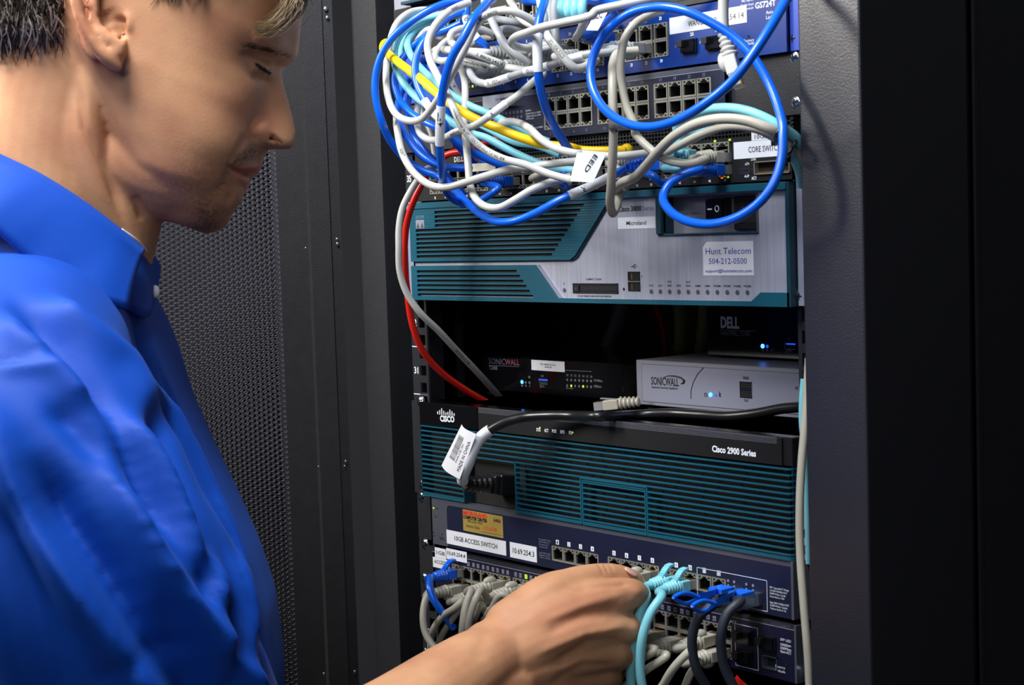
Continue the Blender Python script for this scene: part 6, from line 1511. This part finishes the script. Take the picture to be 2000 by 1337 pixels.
for i in range(1100):
    # nape and behind the ear
    x0 = random.uniform(-60, 122); y0 = random.uniform(-70, 60); w0 = random.uniform(62, 78)-max(0, -x0)*.2
    ln = random.uniform(40, 105)*(1-.25*max(0, x0)/128); ph = random.uniform(0, 6); amp = random.uniform(3, 9)
    x1 = x0+random.uniform(-10, 22)
    P = [hpt(x0+(x1-x0)*u+amp*math.sin(ph+u*5), min(y0+ln*u, 150+22*math.sin(i*1.3)-abs(x0-50)*.35), w0*(1-.22*u)+3*math.sin(ph+4*u)) for u in (0, .33, .66, 1)]
    strand(b, P, random.uniform(.25, .6), random.choice(('hair_dark', 'hair_dark', 'hair_grey', 'hair_grey', 'hair_black')), 4, 7)
b.build('nape_hair', hair_o)
b = MB()
for i in range(330):
    u = random.random(); ax = random.uniform(-10, 10)
    # fringe falling over the temple and brow
    ax = random.gauss(0, 16); bx = random.gauss(0, 10); cx = random.gauss(0, 8); sw_ = random.random()
    P = [hpt(600-u*30+ax, -120+u*30, 22+u*16), hpt(598-u*24+ax*.8, -45+bx, 24+u*20), hpt(588-u*26+bx, 2+u*10+cx, 26+u*22), hpt(566-u*26+cx, 30+u*10+bx, 30+u*18), hpt(530-u*20+bx, 52+u*10-8*sw_+cx, 42+u*10), hpt(490+u*10, 62+cx-14*sw_, 53)]
    k = random.choice((3, 4, 5, 6, 6)); strand(b, P[:k], random.uniform(.14, .34), random.choice(('hair_brown', 'hair_light', 'hair_light')), 5, 6)
for i in range(60):
    x0 = random.uniform(300, 395); P = [hpt(x0, -60, 72), hpt(x0+6, -20, 74), hpt(x0+18*math.sin(i), 6+8*math.sin(i*3), 74)]; strand(b, P, random.uniform(.3, .6), random.choice(('hair_brown', 'hair_dark')), 5, 5)
b.build('fringe', hair_o)

# shirt
def shirt_material():
    m = bpy.data.materials.new('blue_cotton'); m.use_nodes = True; nt = m.node_tree; b = nt.nodes['Principled BSDF']
    b.inputs['Base Color'].default_value = (*s2l((.0, .26, .66)), 1); b.inputs['Roughness'].default_value = .62; b.inputs['Specular IOR Level'].default_value = .3
    b.inputs['Sheen Weight'].default_value = .12; b.inputs['Sheen Roughness'].default_value = .4; b.inputs['Sheen Tint'].default_value = (*s2l((.4, .6, 1)), 1)
    tc = nt.nodes.new('ShaderNodeTexCoord'); n = nt.nodes.new('ShaderNodeTexNoise'); n.inputs['Scale'].default_value = 9; n.inputs['Detail'].default_value = 2
    nt.links.new(tc.outputs['Object'], n.inputs['Vector']); w = nt.nodes.new('ShaderNodeTexNoise'); w.inputs['Scale'].default_value = 900; nt.links.new(tc.outputs['Object'], w.inputs['Vector'])
    ad = nt.nodes.new('ShaderNodeMath'); ad.operation = 'MULTIPLY_ADD'; ad.inputs[1].default_value = .08; nt.links.new(w.outputs['Fac'], ad.inputs[0]); nt.links.new(n.outputs['Fac'], ad.inputs[2])
    bp = nt.nodes.new('ShaderNodeBump'); bp.inputs['Strength'].default_value = .2; bp.inputs['Distance'].default_value = .003; nt.links.new(ad.outputs[0], bp.inputs['Height']); nt.links.new(bp.outputs[0], b.inputs['Normal'])
    return m
M['blue_cotton'] = shirt_material()
sh = Lump()
def ring_at(xl, xr, py, hw_, dep=HD+10, k=64, ex=2.4):
    """horizontal slice of the trunk between two photo columns"""
    cx = (xl+xr)/2; c = und(cx, py, dep); rx = (xr-xl)/2*dep/F; out = []
    for j in range(k):
        a = 2*math.pi*j/k; out.append(c+hr*rx*math.copysign(abs(math.cos(a))**(2/ex), math.cos(a))+hf*hw_*math.copysign(abs(math.sin(a))**(2/ex), math.sin(a)))
    return np.array(out)
prof_s = [(452, -95, 160, 84), (480, -105, 200, 96), (530, -160, 262, 96), (590, -260, 288, 122), (640, -320, 306, 160), (700, -360, 324, 186), (800, -370, 352, 195), (900, -370, 398, 195), (1000, -365, 448, 192), (1100, -355, 494, 190), (1200, -345, 528, 188), (1337, -330, 546, 185), (1500, -320, 545, 182), (1750, -310, 530, 180), (2000, -310, 520, 178)]
sh.rings([ring_at(xl, xr, py, h) for py, xl, xr, h in prof_s][::-1])
sh.tube([hpt(40, 690, 70), und(0, 810, 965), und(95, 1000, 935), und(230, 1230, 935), und(400, 1550, 985)], [72, 85, 83, 76, 64], 36)
sm = sh.remesh(3.6, 10, .5)
folds = [([(-60, 760), (12, 900), (72, 1041), (181, 1181), (301, 1337), (380, 1440)], 36, 11), ([(190, 880), (235, 960), (305, 1089), (394, 1222), (482, 1337), (560, 1440)], 17, 12),
 ([(215, 770), (297, 896), (372, 1035), (412, 1130), (424, 1215)], 15, 11), ([(300, 740), (345, 850), (401, 960), (450, 1081), (474, 1201), (482, 1340)], 12, 8),
 ([(60, 880), (130, 1010), (205, 1115), (270, 1230), (350, 1337), (420, 1440)], 42, -14), ([(290, 790), (353, 950), (395, 1070), (406, 1190)], 11, -9), ([(100, 590), (160, 640), (241, 708), (320, 820)], 16, 8),
 ([(20, 580), (120, 670), (225, 800), (285, 930), (350, 1060)], 22, -10), ([(-20, 706), (50, 702), (105, 698), (150, 720)], 5, -2.5), ([(-20, 718), (60, 714), (110, 722), (200, 800), (260, 900)], 10, 4),
 ([(100, 780), (190, 880), (250, 980)], 20, -7), ([(0, 620), (90, 690), (180, 790)], 26, 6), ([(262, 600), (290, 700), (330, 790), (385, 890), (430, 1000)], 8, -6),
 ([(190, 1330), (270, 1290), (400, 1250)], 12, -4), ([(420, 1205), (430, 1235), (420, 1270)], 12, 7), ([(10, 960), (50, 1130), (100, 1337), (120, 1440)], 34, -6),
 ([(300, 700), (345, 800), (390, 900), (450, 1040), (495, 1180), (520, 1337)], 4, -1.6), ([(320, 1150), (400, 1320), (430, 1400)], 20, -7), ([(436, 1180), (455, 1337), (460, 1420)], 10, -6), ([(500, 1200), (515, 1337)], 8, -3)]
sculpt(sm, [(f[0], f[1], f[2]*1.5) for f in folds])
bs = bmesh.new(); bs.from_mesh(sm)
for _ in range(6): bmesh.ops.smooth_vert(bs, verts=bs.verts, factor=.5, use_axis_x=True, use_axis_y=True, use_axis_z=True)
bs.to_mesh(sm); bs.free()
sculpt(sm, [([(300, 700), (345, 800), (390, 900), (450, 1040), (495, 1180), (520, 1337)], 4, -1.4), ([(-20, 706), (50, 702), (105, 698)], 4, -1.6)])
V2 = mco(sm); 
shirt_o = attach(sm, 'shirt', 'blue_cotton', man)
# collar: folded leaf on the near side, the far leaf and the band
def leaf(b, top, bot, th, m, K=40, J=8, bulge=0.0, wr=0.0):
    T_ = spline(top, .8); B2 = spline(bot, .8)
    T_ = np.array([T_[int(i*(len(T_)-1)/K)] for i in range(K+1)]); B2 = np.array([B2[int(i*(len(B2)-1)/K)] for i in range(K+1)])
    G = []
    for i in range(K+1):
        for j in range(J+1):
            v = j/J; p = T_[i]*(1-v)+B2[i]*v+ew*bulge*math.sin(v*math.pi)
            p = p+ew*wr*math.exp(-((v-.82)/.12)**2)*math.sin(i*1.1+.6*math.sin(i*.5)); G.append(p)
    G = np.array(G).reshape(K+1, J+1, 3); du = np.gradient(G, axis=0); dv = np.gradient(G, axis=1); n = np.cross(du, dv); n /= np.linalg.norm(n, axis=2)[..., None]+1e-9
    if (n[K//2, J//2]@ew) < 0: n = -n
    Vv = np.vstack([(G+n*th/2).reshape(-1, 3), (G-n*th/2).reshape(-1, 3)]); S_ = J+1; NN = (K+1)*S_; Fs = []
    for i in range(K):
        for j in range(J):
            a = i*S_+j; Fs += [(a, a+1, a+S_+1, a+S_), (NN+a, NN+a+S_, NN+a+S_+1, NN+a+1)]
    for i in range(K): a = i*S_; Fs += [(a, a+S_, NN+a+S_, NN+a), (a+J, NN+a+J, NN+a+S_+J, a+S_+J)]
    for j in range(J): Fs += [(j, NN+j, NN+j+1, j+1), (K*S_+j, K*S_+j+1, NN+K*S_+j+1, NN+K*S_+j)]
    b.add(Vv, Fs, m, True)
b = MB()
leaf(b, [hpt(275, 485, -12), hpt(240, 445, -34), hpt(140, 380, -58), hpt(20, 310, -64), hpt(-65, 272, -40), hpt(-92, 262, 0), hpt(-84, 264, 34), hpt(-60, 275, 60), hpt(0, 303, 66), hpt(80, 342, 66), hpt(160, 392, 60), hpt(230, 445, 48), hpt(281, 489, 30)], [hpt(284, 560, -26), hpt(262, 575, -60), hpt(140, 540, -98), hpt(0, 470, -110), hpt(-150, 410, -80), hpt(-190, 392, 0), hpt(-160, 398, 74), hpt(-60, 420, 118), hpt(0, 458, 112), hpt(60, 512, 104), hpt(130, 562, 96), hpt(200, 590, 88), hpt(250, 604, 74)], 2.6, 'blue_cotton', K=110, bulge=6, wr=.45)
b.build('collar', shirt_o)
b = MB()
leaf(b, [hpt(60, 380, 52), hpt(160, 425, 44), hpt(230, 462, 34), hpt(278, 486, 14), hpt(300, 500, -6), hpt(312, 520, -12)], [hpt(60, 520, 60), hpt(160, 560, 56), hpt(240, 600, 46), hpt(285, 620, 26), hpt(296, 600, 4), hpt(306, 565, -8)], 2.4, 'blue_cotton')
b.build('collar_band', shirt_o)
b = MB(); b.ball(hpt(303, 569, 0), 3.2, 4.6, 1.8, 'plug_bright', A=[CR, CU, ew]); b.build('button', shirt_o)
b = MB(); S = spline([hpt(238, 449, 38), hpt(262, 466, 30), hpt(284, 488, 14), hpt(297, 500, 0)], 3); b.tube(S, 1.3, 'paper', 8); b.build('undershirt_edge', shirt_o)
# trousers and shoes below the frame
defm('denim', (.13, .15, .22), .8); defm('shoe', (.12, .09, .07), .5)
base_c = und(100, 1900, HD+10); tl = Lump()
for s_ in (-1, 1):
    c = base_c+hf*s_*95; P = [c, c+np.array([0, 0, -250]), np.array([c[0], c[1], -1000]), np.array([c[0], c[1], -1425])]; tl.tube(P, [105, 92, 66, 58], 28)
tl.ball(base_c, 140, 180, 110, A=[hr, hf, (0, 0, 1)])
attach(tl.remesh(9, 4), 'trousers', 'denim', man)
for s_ in (-1, 1):
    c = base_c+hf*s_*95; so = Lump(); so.ball(np.array([c[0], c[1], -1462])+hr*45, 135, 48, 38, A=[hr, hf, (0, 0, 1)]); so.tube([np.array([c[0], c[1], -1462]), np.array([c[0], c[1], -1420])], [45, 52]); attach(so.remesh(6, 3), 'shoe', 'shoe', man)
